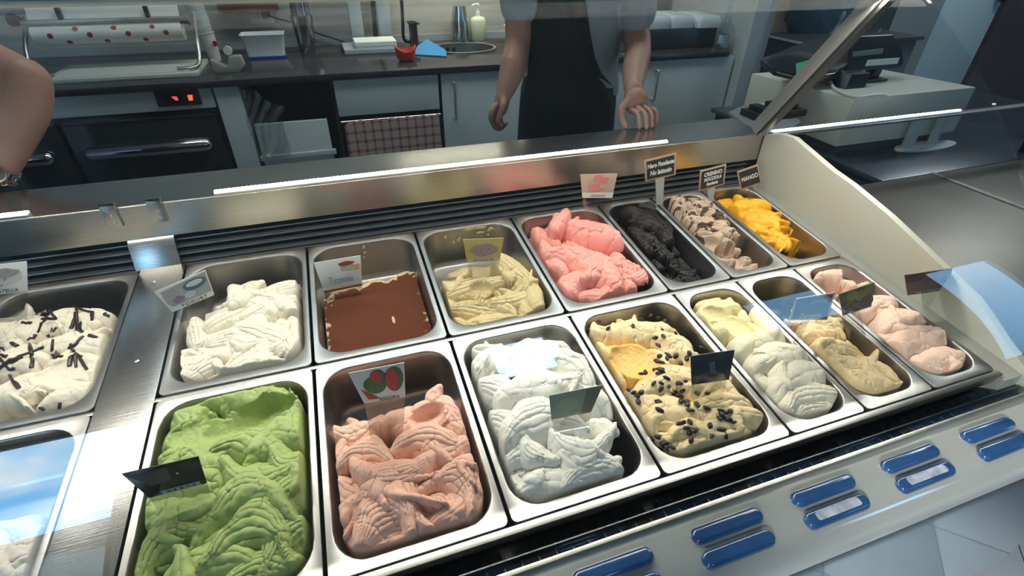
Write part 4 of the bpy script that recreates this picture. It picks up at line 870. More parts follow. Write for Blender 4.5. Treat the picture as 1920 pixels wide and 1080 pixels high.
a = pY(1640, 131, yq+.03); obj('leg', MB().prism([(a[0]-.025, yq+.02, .958), (a[0]+.025, yq+.02, .958), (a[0]+.035, yq+.02, z0_+.005), (a[0]+.0, yq+.02, z0_+.005)], (0, .04, 0)).box((a[0]-.075, yq-.02, .9575), (a[0]+.03, yq+.09, .966)), black, tt, bevel=.003)
cpt = [tuple(pZ(px, py, .968)) for px, py in ((1575, 118), (1558, 152), (1575, 172), (1610, 182), (1640, 178), (1662, 178))]
wc = mat('white_cable', (.60, .62, .60), .4)
tag(obj('white_cable', MB().tube(cpt, .005, 8, smooth=6), wc), 'thick white cable curling over the till desk', 'cable')
cpt = [tuple(pX(px, py, 2.09)) for px, py in ((1400, 205), (1420, 196), (1445, 199), (1468, 210))]
tag(obj('white_cable', MB().tube(cpt, .004, 8, smooth=6), wc), 'thin white cable at the foot of the till desk', 'cable')
# black power strip and grey shelf behind the ledge
sh = thing('low_shelf', 'grey rounded shelf just beyond the end of the steel ledge', 'shelf', (1.75, .75, .753))
obj('shelf_board', MB().prism([tuple(pZ(px, py, .862)) for px, py in ((1364, 217), (1425, 264), (1452, 268), (1500, 236), (1480, 214), (1395, 203))], (0, 0, .016)), mat('shelf_grey', (.24, .25, .27), .4), sh, bevel=.006)
obj('shelf_leg', MB().box((1.84, .62, 0), (1.93, .82, .862)), blackm, sh)
ps = thing('power_strip', 'black power strip with plugs lying on the grey shelf', 'power strip', (1.80, .80, .878))
obj('housing', MB().box((1.80, .70, .878), (2.03, .79, .903)), black, ps, bevel=.005)
for k in range(3): obj('plug', MB().box((1.815+k*.07, .715, .903), (1.855+k*.07, .77, .922+.006*(k % 2))), black, ps, bevel=.004)
# small white stand on the side counter
B = pZ(1735, 274, .756)
st = thing('display_stand', 'small white two-post stand on the side counter', 'stand', (B[0], B[1], .752))
n = 24; obj('foot_plate', MB().loft([[(B[0]+.16*cos(2*pi*i/n), B[1]+.045*sin(2*pi*i/n), z_) for i in range(n)] for z_ in (.753, .760)]), whitep, st, bevel=.001)
for px0, px1 in ((1695, 1712), (1740, 1752)):
    a = pY(px0, 268, B[1]); b = pY(px1, 268, B[1]); obj('post', MB().box((a[0], B[1]-.008, .76), (b[0], B[1]+.008, .872)), mat('stand_grey', (.42, .48, .48), .4), st, bevel=.002)
# led light bar of the next unit: rests on a slim rail carried by two feet
lb = thing('led_light_bar', 'bright white LED bar on a slim rail beyond the end of the case', 'light', (1.94, .41, .753))
obj('rail', MB().box((1.565, .397, .936), (2.90, .425, .944)), steel, lb, bevel=.001)
for x_ in (1.64, 2.86): obj('foot', MB().box((x_-.008, .403, .753), (x_+.008, .419, .936)), darkst, lb)
led(1.585, 2.375, .410, .944, lb, 88)
# far background to the right
gw = mat('grey_wall_panel', (.20, .23, .235), .6, var=.05, vscale=2)
rf = thing('back_shelving', 'dark shelving back panel behind the till and the cardboard box', 'shelving', (3.7, 2.3, 0))
obj('carcass', MB().box((2.74, 2.49, .0), (4.62, 2.52, 2.3)), mat('recess_dark', (.035, .045, .05), .6), rf)
lc = thing('low_cabinet', 'low slate-grey cabinet with a dark top and white edge behind the till', 'cabinet', (3.66, 2.1, 0))
obj('carcass', MB().box((3.20, 1.87, 0), (4.12, 2.47, .885)), mat('cabinet_slate', (.10, .105, .125), .5), lc)
obj('cabinet_top', MB().box((3.17, 1.85, .885), (4.15, 2.47, .905)), mat('top_dark', (.05, .05, .055), .4), lc)
obj('top_edge', MB().box((3.163, 1.85, .889), (3.17, 2.47, .902)), whitep, lc)
A = pZ(1437, 50, .905); yA = A[1]
bx_ = thing('cardboard_box', 'tall brown cardboard box on the dark cabinet top', 'box', (A[0]+.1, min(yA, 2.25), .905))
yb_ = 2.22; a = pY(1434, 50, yb_); b = pY(1478, 54, yb_)
obj('carton', MB().box((a[0], yb_, .905), (b[0], yb_+.22, 1.35)), mat('cardboard', (.34, .24, .15), .7, var=.06, vscale=9), bx_, bevel=.003)
for dz in (.07, .12): obj('printed_mark', MB().box((b[0]-.055, yb_-.001, .905+dz), (b[0]-.035, yb_, .925+dz)), black, bx_)
a = pY(1560, 20, 2.15); tag(obj('blue_bag', MB().loft([[(a[0]+r*cos(2*pi*i/16)*1.5, 2.2+.5*r*sin(2*pi*i/16), z_) for i in range(16)] for r, z_ in ((.16, .9055), (.21, 1.0), (.22, 1.12), (.17, 1.28), (.05, 1.34))]), mat('blue_bag', (.02, .075, .11), .6, bump=.02, bscale=9), origin=(a[0], 2.2, .9055)), 'dark blue bag on the cabinet behind the till', 'bag')
a = pZ(1563, 62, .905); tag(obj('small_figurine', MB().lathe([(.04, 0), (.035, .01), (.02, .03), (.022, .07), (.035, .10), (.03, .13), (.01, .14)], (a[0], max(min(a[1], 2.3), 1.95), .905), n=14), mat('pale_grey_ceramic', (.25, .28, .31), .4)), 'small pale ornament in front of the blue bag', 'ornament')
tag(obj('wall_panel', MB().box((4.63, YB-.05, 0), (5.12, YB-.002, 2.6)), gw), 'plain grey wall panel behind the till', 'panel')
dr = struct('door_2', MB().box((5.13, YB-.045, 0.005), (5.80, YB-.002, 2.3)), mat('pale_cyan_door', (.38, .50, .52), .5), bevel=.004)
obj('door_knob', MB().lathe([(.02, 0), (.02, .03), (.035, .035), (.035, .06), (.01, .07)], (5.72, YB-.045, 1.05), (0, -1, 0), 18), darkst, dr)
tag(obj('dark_blind', MB().box((5.85, YB-.06, .0), (8.5, YB-.002, 2.3)), mat('brown_dark_panel', (.07, .06, .062), .5, var=.2, vscale=2)), 'dark brown panelling at the far right of the back wall', 'panel')
# ------------------------------------------------------------------ people
skin = mat('skin', (.50, .27, .195), .5, sss=.25, bump=.0006, bscale=140, var=.06, vscale=14)
tee = mat('grey_cotton', (.30, .34, .37), .9, bump=.0003, bscale=300, var=.05, vscale=10)
apr = mat('black_apron_cloth', (.009, .012, .017), .85, var=.15, vscale=12)
hairm = mat('dark_hair', (.03, .02, .015), .6, bump=.003, bscale=90)
def remesh(name, mb, voxel, m, parent, smooth_it=4, wr=0, wsc=8, label=None):
    tmp = bpy.data.meshes.new('tmp'); tmp.from_pydata(mb.v, [], mb.f)
    bm = bmesh.new(); bm.from_mesh(tmp); bmesh.ops.recalc_face_normals(bm, faces=bm.faces); bm.to_mesh(tmp); bm.free()
    o = bpy.data.objects.new('tmp', tmp); COL.objects.link(o)
    r = o.modifiers.new('r', 'REMESH'); r.mode = 'VOXEL'; r.voxel_size = voxel; r.adaptivity = 0
    s = o.modifiers.new('s', 'SMOOTH'); s.factor = .5; s.iterations = smooth_it
    dg = bpy.context.evaluated_depsgraph_get(); me = bpy.data.meshes.new_from_object(o.evaluated_get(dg)); bpy.data.objects.remove(o)
    out = MB(); a = np.empty(len(me.vertices)*3); me.vertices.foreach_get('co', a); a = a.reshape(-1, 3)
    if wr:
        nrm = np.empty(len(me.vertices)*3); me.vertices.foreach_get('normal', nrm); nrm = nrm.reshape(-1, 3)
        a = a + nrm*(wr*fbm(a[:, 0]*1.3+a[:, 1]*.7, a[:, 2]*.6+a[:, 0]*.5, wsc, 3, 77))[:, None]
    out.v = a.tolist(); out.f = [tuple(p.vertices) for p in me.polygons]; bpy.data.meshes.remove(me)
    return obj(name, out, m, parent, 180, label=label, fix=False)
def capsule(mb, pts, rs, n=14, smooth=4):
    P = cr(pts, smooth); R = np.interp(np.linspace(0, 1, len(P)), np.linspace(0, 1, len(rs)), rs)
    mb.tube(P, R, n); mb.ball(P[0], R[0]*.98, 12, 8); mb.ball(P[-1], R[-1]*.98, 12, 8)
def finger(mb, pts, r0, r1): capsule(mb, pts, [r0, r0*.98, r1*1.04, r1], 12, 4)
def head(mb, c, yaw):
    R = Matrix.Rotation(yaw, 3, 'Z'); V3 = lambda x, y, z: tuple(Vector(c) + R @ Vector((x, y, z)))
    mb.ball(c, .1, 18, 14, (.76, .95, 1.18), R); mb.ball(V3(0, -.025, -.06), .06, 14, 10, (.92, 1.05, 1.0), R)
    mb.ball(V3(0, -.100, -.015), .014, 10, 8, (.9, 1.3, 1.8), R); mb.ball(V3(0, -.092, -.055), .02, 10, 8, (1.2, .5, .35), R)
    for s in (-1, 1): mb.ball(V3(s*.077, .005, -.01), .022, 10, 8, (.3, .7, 1.3), R); mb.ball(V3(s*.03, -.084, .018), .013, 10, 8, (1.3, .6, .6), R)
def face_bits(c, yaw, par):
    R = Matrix.Rotation(yaw, 3, 'Z'); V3 = lambda x, y, z: tuple(Vector(c) + R @ Vector((x, y, z)))
    h = MB(); h.ball(V3(0, .014, .022), .106, 20, 14, (.80, .96, 1.12), R); obj('hair', h, hairm, par, 180)
    e = MB(); [e.ball(V3(s*.03, -.090, .010), .009, 10, 8) for s in (-1, 1)]; obj('eyes', e, mat('eye_dark', (.05, .03, .02), .2), par, 180)
def rings(mb, cx, cy, levels, yaw=0, n=28, t0=0, t1=2*pi, off=0, close=True):
    lo = []
    for z, a, b, dx, dy in levels:
        l = []
        for i in range(n):
            t = t0 + (t1-t0)*i/(n if close else n-1); x = (a+off)*cos(t); y = (b+off)*sin(t)
            l.append((cx+dx+x*cos(yaw)-y*sin(yaw), cy+dy+x*sin(yaw)+y*cos(yaw), z))
        lo.append(l)
    return lo
# --- person behind the ledge, head above the frame
pr = thing('person', 'person in grey T-shirt and black apron, one hand on the steel ledge', 'person', (1.18, .99, 0))
cx, cy = 1.185, .985
sk_ = MB()
# hanging arm
sh1 = (1.005, .99, 1.40); el1 = (.975, .955, 1.13); wr1 = tuple(pY(945, 178, .85))
capsule(sk_, [sh1, (.985, .975, 1.27), el1, tuple(pY(962, 125, .89)), wr1], [.052, .047, .042, .043, .026], 18, 5)
wv = Vector(wr1)
kn = Vector(pY(929, 208, .835)); kn2 = Vector(pY(948, 206, .85))
pm = Vector(pY(938, 200, .845))
sk_.ball((wv*.35+pm*.65), .036, 16, 12, (.62, .80, 1.15)); sk_.ball(wv*.75+pm*.25, .028, 14, 10, (.85, .9, 1.1))
fp = [((923, 207), (920, 222), (927, 238), (932, 243)), ((927, 212), (925, 228), (932, 241), (938, 244)), ((933, 214), (931, 230), (938, 240), (944, 240)), ((939, 212), (939, 226), (944, 234), (949, 233))]
for k, f_ in enumerate(fp):
    yy = .822 + .016*k; q = [pY(x, y, yy) for x, y in f_]; q[3] = q[3] + np.array([.004, .012, .0]); finger(sk_, [tuple(Vector(wr1)*.3+Vector(q[0])*.7)] + [tuple(v) for v in q], .0092-.0005*k, .0072)
q = [pY(x, y, .806) for x, y in ((944, 196), (938, 212), (934, 228))]; finger(sk_, [wr1] + [tuple(v) for v in q], .011, .0085)
# supporting arm
sh2 = (1.375, 1.01, 1.40); el2 = tuple(pY(1196, 88, .86)); wr2 = tuple(pY(1187, 166, .66))
capsule(sk_, [sh2, (1.385, .97, 1.25), el2, tuple(pY(1190, 130, .75)), wr2], [.052, .048, .043, .040, .0275], 18, 5)
zl_ = .950
W2 = Vector(wr2); palm = Vector(pY(1192, 190, .615)); K = [Vector(pY(x, y, yy)) for x, y, yy in ((1181, 204, .60), (1195, 201, .592), (1208, 201, .590), (1220, 204, .596))]
sk_.ball(palm, .040, 16, 12, (1.0, .62, .95)); sk_.ball(W2*.6+palm*.4, .032, 14, 10, (1.0, .8, 1.1))
tips = [(1199, 240), (1212, 240), (1222, 237), (1230, 231)]
for k, (kk, tp_) in enumerate(zip(K, tips)):
    t_ = Vector(pZ(tp_[0], tp_[1]-1, zl_+.0075)); mid = kk*.45 + t_*.55 + Vector((0, -.010, .016)); finger(sk_, [tuple(palm*.5+kk*.5), tuple(kk), tuple(mid), tuple(t_)], .0086, .0066)
tb_ = Vector(pZ(1172, 236, zl_+.009)); finger(sk_, [tuple(W2*.4+palm*.6), tuple(Vector(pY(1167, 200, .59))), tuple(Vector(pY(1166, 222, .575))), tuple(tb_)], .0115, .0085)
# torso core, neck, head, legs
for lv in (rings(None, cx, cy, [(.92, .14, .09, 0, 0), (1.1, .13, .085, 0, 0), (1.3, .15, .09, 0, 0), (1.40, .15, .07, 0, .01), (1.43, .06, .05, 0, .015), (1.50, .055, .055, 0, .01)]),): sk_.loft(lv)
capsule(sk_, [(1.03, 1.0, 1.40), (1.18, 1.0, 1.42), (1.35, 1.01, 1.40)], [.05, .06, .05]); capsule(sk_, [(1.18, 1.0, 1.42), (1.175, .99, 1.53)], [.055, .052])
hc = (1.17, .965, 1.62); head(sk_, hc, -.3)
remesh('body', sk_, .0035, skin, pr, 3); face_bits(hc, -.3, pr)
# T-shirt with short sleeves
ts_ = MB(); yw = -.15
lv = [(.985, .172, .118, .005, 0), (1.05, .168, .115, .0, 0), (1.15, .165, .112, 0, 0), (1.28, .172, .115, 0, 0), (1.38, .170, .098, 0, .01), (1.425, .11, .075, 0, .015), (1.45, .075, .065, 0, .015)]
ts_.loft(rings(None, cx, cy, lv, yw))
capsule(ts_, [(1.04, 1.0, 1.39), (1.0, .985, 1.33), (.985, .972, 1.235)], [.062, .064, .064], 18); capsule(ts_, [(1.33, 1.01, 1.39), (1.38, .985, 1.33), tuple(pY(1193, 22, .90))], [.064, .068, .070], 18)
# untucked hem tail on the right
ts_.loft([[(1.22+.135*u, .985-.118+.05*u*u*2, z_) for u, z_ in ((0, 1.06), (1, 1.06))] + [(1.30, 1.0, 1.06)], [(1.24, .875, 1.0), (1.352, .925, .99), (1.32, 1.0, 1.0)], [(1.325, .90, .945), (1.352, .92, .945), (1.34, .97, .95)]])
remesh('t_shirt', ts_, .007, tee, pr, 5, .006, 7)
# apron: bib and skirt wrapped round the front
av = MB(); n = 30; lo = []
for z, xr_ in ((1.36, 1.16), (1.25, 1.165), (1.16, 1.19), (1.09, 1.215), (1.04, 1.25), (1.0, 1.30), (.96, 1.345), (.90, 1.365), (.80, 1.37), (.65, 1.372), (.50, 1.375)):
    a = np.interp(z, [.5, .9, 1.0, 1.2, 1.36], [.205, .187, .181, .178, .180]); b = np.interp(z, [.5, .9, 1.0, 1.2, 1.36], [.15, .128, .126, .124, .118])
    th1 = math.acos(max(-1, min(1, (xr_-cx)/a))); t0_, t1_ = pi+ (.30 if z < 1.3 else .15), 2*pi - th1
    if z < 1.0: t0_ = pi
    lo.append([(cx+a*cos(t0_+(t1_-t0_)*i/(n-1))*cos(yw)-b*sin(t0_+(t1_-t0_)*i/(n-1))*sin(yw)*.3, cy+b*sin(t0_+(t1_-t0_)*i/(n-1)) + .004*sin(i*.9+z*9), z) for i in range(n)])
av.loft(lo, False, False, False); ao = obj('apron', av, apr, pr, 180); md = ao.modifiers.new('s', 'SOLIDIFY'); md.thickness = .004; md.offset = 1
obj('apron_strap', MB().tube([(1.09, .905, 1.36), (1.11, .93, 1.43), (1.17, 1.05, 1.46), (1.25, .95, 1.43), (1.16, .90, 1.36)], .009, 8, smooth=6), apr, pr)
tr_ = MB(); capsule(tr_, [(1.11, .99, .97), (1.105, .985, .70), (1.10, .99, .46), (1.10, 1.0, .09)], [.105, .10, .075, .055]); capsule(tr_, [(1.26, .99, .97), (1.27, .985, .70), (1.275, .99, .46), (1.28, 1.0, .09)], [.105, .10, .075, .055])
tr_.ball((1.185, .99, .95), .15, 18, 12, (1.12, .78, .6)); remesh('trousers', tr_, .01, mat('black_trousers', (.02, .022, .027), .9), pr, 4)
for x_ in (1.10, 1.28): obj('shoe', MB().loft([[(x_+u*w_, 1.0+v_, z_) for u, v_ in ((-1, .06), (-.8, -.15), (0, -.19), (.8, -.15), (1, .06), (0, .09))] for w_, z_ in ((.045, 0), (.048, .03), (.035, .075))]), black, pr, bevel=.004)
# --- second person at the left edge: bare forearm with a steel watch
p2 = thing('person', 'person at the left edge, bare arm with steel watch resting on the ledge', 'person', (-.60, .84, 0))
s2 = MB(); S = Vector(pY(-150, -10, .80)); E_ = Vector(pY(38, 152, .66)); Wr = Vector(pY(-4, 322, .60)); U = Vector(pY(-70, 95, .74))
capsule(s2, [tuple(S), tuple(U), tuple(E_)], [.060, .058, .050], 20, 6)
capsule(s2, [tuple(E_+Vector((.006, 0, .0))), tuple(Vector(pY(38, 205, .64))), tuple(Vector(pY(20, 262, .62))), tuple(Wr)], [.050, .052, .042, .031], 20, 6)
H = Vector((Wr.x-.045, Wr.y-.035, .985)); s2.ball(H, .044, 16, 12, (1.15, .95, .62)); s2.ball(Wr*.5+H*.5, .031, 14, 10)
for k in range(4):
    bx0 = H + Vector((-.030-.002*k, -.018+.018*k, .0)); finger(s2, [tuple(H), tuple(bx0), tuple(bx0+Vector((-.030, -.008, -.008))), (bx0.x-.055, bx0.y-.012, .960)], .0098, .008)
finger(s2, [tuple(Wr*.5+H*.5), tuple(H+Vector((.005, -.035, -.008))), (H.x-.02, H.y-.055, .962)], .0115, .009)
sx2, sy2 = -.62, .84
s2.loft(rings(None, sx2, sy2, [(.92, .14, .09, 0, 0), (1.3, .15, .09, 0, 0), (1.42, .14, .07, 0, .01), (1.50, .055, .055, 0, .01)]))
capsule(s2, [tuple(S), (sx2+.1, sy2, 1.42), (sx2-.16, sy2, 1.40), (sx2-.20, sy2, 1.2), (sx2-.21, sy2-.02, 1.05), (sx2-.19, sy2-.08, .86)], [.055, .055, .055, .045, .04, .028])
s2.ball((sx2-.185, sy2-.10, .80), .036, 14, 10, (.7, .9, 1.3))
for k in range(4): finger(s2, [(sx2-.185, sy2-.10, .80), (sx2-.19, sy2-.13+.02*k, .765), (sx2-.188, sy2-.13+.02*k, .72)], .009, .007)
capsule(s2, [(sx2, sy2, 1.44), (sx2, sy2-.01, 1.54)], [.055, .052]); head(s2, (sx2, sy2-.03, 1.63), .3)
remesh('body', s2, .0055, skin, p2, 3); face_bits((sx2, sy2-.03, 1.63), .3, p2)
t2 = MB(); t2.loft(rings(None, sx2, sy2, [(.93, .175, .12, 0, 0), (1.15, .165, .112, 0, 0), (1.32, .172, .115, 0, 0), (1.41, .17, .095, 0, .01), (1.46, .07, .065, 0, .015)]))
capsule(t2, [(sx2+.12, sy2, 1.40), tuple(S+Vector((-.04, .02, .03)))], [.07, .072], 18); capsule(t2, [(sx2-.14, sy2, 1.40), (sx2-.2, sy2, 1.22)], [.07, .068], 18)
remesh('t_shirt', t2, .01, mat('dark_tshirt', (.04, .045, .055), .9), p2, 5)
tr_ = MB(); 
for dx in (-.08, .08): capsule(tr_, [(sx2+dx, sy2, .97), (sx2+dx, sy2, .5), (sx2+dx*1.1, sy2, .09)], [.105, .078, .055])
remesh('trousers', tr_, .012, mat('black_trousers', (0, 0, 0)), p2, 4)
for dx in (-.088, .088): obj('shoe', MB().loft([[(sx2+dx+u*w_, sy2+v_, z_) for u, v_ in ((-1, .06), (-.8, -.15), (0, -.19), (.8, -.15), (1, .06), (0, .09))] for w_, z_ in ((.045, 0), (.048, .03), (.035, .075))]), black, p2, bevel=.004)
# watch and chain bracelet around the wrist
d_ = (Wr - Vector(pY(20, 262, .62))).normalized(); c0 = Wr - d_*.004
u_ = d_.orthogonal().normalized(); v_ = d_.cross(u_)
wb_ = thing('wrist_watch', 'steel wrist watch on the arm at the left edge', 'watch', tuple(c0))
for k in range(22):
    a = 2*pi*k/22; m_ = MB(); r_ = .0345; cc = c0 + (u_*cos(a)+v_*sin(a))*r_; tn = (-u_*sin(a)+v_*cos(a)); rn = (u_*cos(a)+v_*sin(a))
    m_.hexa([tuple(cc + tn*x*.0042 + d_*y*.0075 + rn*z*.0016) for z in (-1, 1) for x, y in ((-1, -1), (1, -1), (1, 1), (-1, 1))]); obj('link', m_, chrome, wb_, bevel=.0006)
toc = (Vector(CW) - c0); toc = (toc - d_*toc.dot(d_)).normalized()
obj('watch_case', MB().lathe([(.015, 0), (.0165, .003), (.0155, .008), (.012, .009)], c0+toc*.033, toc, 24), chrome, wb_)
obj('dial', MB().lathe([(.0125, 0), (.012, .0008)], c0+toc*.0422, toc, 24), mat('dial_dark', (.05, .04, .03), .2), wb_)
br = thing('chain_bracelet', 'silver chain bracelet just below the watch', 'bracelet', tuple(c0+d_*.018))
for k in range(16):
    a = 2*pi*k/16; cc = c0 + d_*.019 + (u_*cos(a)+v_*sin(a))*.0325; tn = (-u_*sin(a)+v_*cos(a)); w2 = d_ if k % 2 == 0 else (u_*cos(a)+v_*sin(a))
    pts = [tuple(cc + tn*.0065*cos(2*pi*i/10) + w2*.0036*sin(2*pi*i/10)) for i in range(11)]; obj('chain_link', MB().tube(pts, .0011, 6), chrome, br)
# ------------------------------------------------------------------ raisins and chocolate threads
rais = mat('raisin_black', (.022, .014, .014), .28, bump=.0015, bscale=260)
RZ = [(250,190),(195,240),(300,230),(485,175),(540,155),(585,170),(615,190),(440,215),(605,240),(610,272),(568,282),(578,325),(680,258),(825,338),(590,385),(640,380),(680,385),(600,425),(630,400),(655,395),(755,375),(740,405),(715,425),(575,415),(485,485),(510,480),(560,465),(590,460),(580,480),(600,470),(630,510),(555,540),(600,540),(595,572),(640,560),(690,540),(735,530),(415,585),(440,600),(485,592),(462,608),(468,645),(585,645),(592,690),(680,590),(720,578),(700,620),(735,640),(745,655),(665,605),(710,640),(800,595),(850,600),(930,690),(985,695),(925,735),(960,705),(975,745),(1005,760),(940,720),(800,660),(850,680),(760,690),(720,760),(700,765),(760,755),(740,790),(770,800),(790,805),(872,778),(935,800),(955,840),(880,840),(765,860),(755,820),(550,850),(580,840),(610,880),(600,900),(625,915),(665,905),(590,915),(640,890)]
protos = []
for v in range(4):
    rs_ = np.random.default_rng(v); mb = MB().ball((0, 0, 0), 1, 12, 8, (.0066+.0006*v, .0043, .0031))
    mb.v = [tuple(np.array(p)*(1+.10*sin(p[0]*900+v)*cos(p[1]*1300))) for p in mb.v]; protos.append(mb)
pobj = []
for k, (zx, zy) in enumerate(RZ):
    P = hat('uva', 1040+zx/3, 540+zy/3); Wp = C(P) + (C((0, 0, 1))-C((0, 0, 0)))*.0012
    R = Matrix.Rotation(random.uniform(0, 2*pi), 4, 'Z') @ Matrix.Rotation(random.uniform(-.5, .5), 4, 'X') @ Matrix.Rotation(random.uniform(-.5, .5), 4, 'Y')
    s_k = random.uniform(.8, 1.18); m_ = Matrix.Translation(Vector(Wp)) @ R @ Matrix.Scale(s_k, 4)
    if k < 4:
        o_ = obj('raisin', protos[k], rais, None, 180, origin=(0, 0, 0)); o_.matrix_world = m_; pobj.append(o_)
    else: o_ = dupmesh(pobj[k % 4], 'raisin', m_)
    tag(o_, 'small shiny black raisin lying on the yellowish cream gelato', 'raisin', 'raisins scattered on the cream gelato')
choc = mat('chocolate_thread', (.030, .016, .012), .3)
TH = [[(0,1070),(60,1010),(110,990),(180,960),(250,940)],[(170,920),(180,960),(190,1020),(180,1050)],[(240,800),(215,860)],[(300,830),(300,900),(300,985),(350,990)],[(330,830),(270,880)],[(430,730),(420,790),(400,830)],[(430,740),(440,840),(470,850)],[(410,705),(450,720),(520,740),(520,785)],[(460,800),(450,840)],[(240,775),(310,775)],[(260,780),(240,800)],[(470,875),(430,920),(390,940)],[(400,920),(420,960)],[(390,1040),(400,990),(430,975),(460,990)],[(430,980),(430,1050)],[(450,990),(490,1060)],[(0,980),(40,990)],[(60,910),(100,930)],[(500,870),(550,880)],[(130,800),(180,800)],[(0,940),(30,950)],[(290,740),(320,780)],[(590,750),(620,770)],[(130,990),(60,1030)],[(330,960),(310,1000)],[(0,1000),(60,1060),(90,1060)],[(160,900),(210,880)],[(60,1100),(110,1170)],[(340,1250),(350,1320)],[(215,1270),(255,1290)]]
gpar = bpy.data.objects[[o.name for o in bpy.data.objects if o.get('label', '').startswith('white gelato laced')][0]]
for th in TH:
    pts = []
    for (a, b) in zip(th[:-1], th[1:]):
        for t in (0, .33, .66): pts.append((a[0]+(b[0]-a[0])*t, a[1]+(b[1]-a[1])*t))
    pts.append(th[-1]); Q = [tuple(C(hat('str', x/3+random.uniform(-1, 1), 340+y/3+random.uniform(-1, 1))+np.array([0, 0, .0012]))) for x, y in pts]
    rr_ = [random.uniform(.0018, .0042) for _ in range(5)]; obj('chocolate_thread', MB().tube(Q, rr_, 7), choc, gpar, 60)
# crumbs of pistachio in the hollow: tiny pieces nobody could count
pg = [o for o in bpy.data.objects if o.get('label', '').startswith('tan pistachio')][0]
mb = MB()
for k in range(150):
    P = hat('pis', random.gauss(900, 16), random.gauss(562, 7)); q = C(P); r_ = random.uniform(.0007, .0018); mb.ball(q, r_, 5, 3)
obj('nut_crumbs', mb, mat('nut_crumb', (.42, .32, .08), .7), pg, 180, kind='stuff')
# smears left on the pan walls
def smear(mat_, cx, w_, pts, label, yc=YBK, back=True):
    mb = MB(); di = .374-.034
    for (px, py, r_, asp) in pts:
        P = None; O = L(CW); D = AM.T @ ray(px, py)      # ray against the tapered back wall
        for t in np.arange(.5, 2.4, .002):
            q = O + D*t
            if q[2] < 0 and q[1]-yc > (di/2)-.0035-.06*max(-q[2], 0)*1.0: P = q; break
        if P is None: continue
        n = 9; loops = []
        for h, k_ in ((.0005, 1), (-.0014, .6)):
            loops.append([C((P[0]+r_*asp*k_*cos(2*pi*i/n)*(1+.35*sin(i*2.1+px)), P[1]-.001+h, P[2]+r_*k_*sin(2*pi*i/n)*(1+.3*cos(i*1.7+py)))) for i in range(n)])
        mb.loft(loops)
    if mb.v: o_ = obj('gelato_smear', mb, mat_, None, 60); tag(o_, label, 'smear')
smear(MATS['pistachio_tan'], xc_back(2), WW, [(880,430,.008,2),(900,427,.006,2.5),(920,430,.007,1.6),(860,450,.010,.5),(850,455,.006,.7),(900,436,.004,3),(915,440,.004,1),(835,445,.007,.5)], 'tan smears of pistachio gelato high on the back wall of its pan')
smear(MATS['pistachio_tan'] if 0 else mat('tira_cream', (.55, .40, .28), .6), xc_back(1), WW, [(682,463,.007,.6),(684,474,.005,.7),(718,448,.003,1),(683,482,.005,.5)], 'small cream smears on the back wall of the tiramisu pan')

# ------------------------------------------------------------------ flavour cards
wht = mat('card_white', (.74, .74, .70), .35); ink = mat('card_ink', (.05, .05, .06), .5); chalkb = mat('chalk_black', (.03, .032, .034), .6); chalk = mat('chalk_white', (.80, .80, .76), .8)
frm = mat('card_wood', (.56, .38, .25), .6); stemm = thin_glass('stem_clear', (.80, .80, .78), 1.45, .05, .12); stemw = mat('stem_white', (.48, .48, .46), .4)
def card(corners, y, label, base, stem=None, name='flavour_card', stem_mat=None):
    """corners TL TR BR BL in the photograph, on the upright plane y"""
    c = [pY(px, py, y) for px, py in corners]
    def fr(p):
        u, v, w_ = p; u = u+.5; v = .5-v
        q = c[0]*(1-u)*(1-v) + c[1]*u*(1-v) + c[2]*u*v + c[3]*(1-u)*v; return q + np.array([0, -w_, 0])
    ctr = fr((0, -.5, 0)); t = thing(name, label, 'sign', tuple(ctr))
    fr.t = t; fr.y = y
    fr.card = obj('card', MB().prism([fr((-.5, .5, 0)), fr((.5, .5, 0)), fr((.5, -.5, 0)), fr((-.5, -.5, 0))], (0, .0012, 0)), base, t, bevel=.0003)
    if stem:
        s_ = [pY(px, py, y+.0002) for px, py in stem]; obj('stem', MB().prism(s_, (0, .0016, 0)), stem_mat or stemm, t)
    return fr
def blob(fr, u, v, ru, rv, m, name='print', lift=.0004, wob=.0, n=14, a0=0., th=.0004):
    l = []
    for w_ in (lift, lift+th): l.append([fr((u+ru*cos(2*pi*i/n+a0)*(1+wob*sin(i*2.3)), v+rv*sin(2*pi*i/n+a0)*(1+wob*cos(i*1.9)), w_)) for i in range(n)])
    return obj(name, MB().loft(l), m, fr.t)
def patch(fr, pts, m, name='print', lift=.0003, th=.0004):
    return obj(name, MB().loft([[fr((u, v, w_)) for u, v in pts] for w_ in (lift, lift+th)]), m, fr.t)
def band(fr, v0, v1, m, u0=-.5, u1=.5, lift=.0003): return patch(fr, [(u0, v1), (u0, v0), (u1, v0), (u1, v1)], m, 'band', lift)
def text(fr, s, u, v, size, m, xs=.6, shear=0, lift=.0012, spacing=1., bold=0.):
    mb = text_mb(s, size, lambda p: fr((u+p[0], v+p[1], lift+p[2]*.5)), xs, shear, .0005, spacing=spacing, bold=bold); return obj('lettering', mb, m, fr.t, 60, fix=False)
def yof(key, px, py): return C(hat(key, px, py))[1]
# stracciatella (cut by the frame)
f = card([(-72, 503), (50, 490), (52, 546), (-68, 560)], yof('str', 15, 605), 'white picture card of stracciatella at the left edge', wht, [(-45, 556), (52, 546), (50, 608), (-40, 618)])
gr = mat('print_grey', (.33, .30, .31), .5); gr2 = mat('print_darkgrey', (.14, .11, .12), .5)
blob(f, .08, .06, .34, .26, mat('print_pale', (.55, .52, .51), .5), lift=.0003); blob(f, .12, .20, .26, .15, gr, lift=.0006, wob=.12)
for k in range(16): blob(f, -.2+.05*(k % 9)+.04*(k//9), .28-.05*((k*7) % 11), .018, .014, gr2, lift=.0010, n=6)
text(f, 'STRACCIATELLA', 0, -.40, .17, ink, .56)
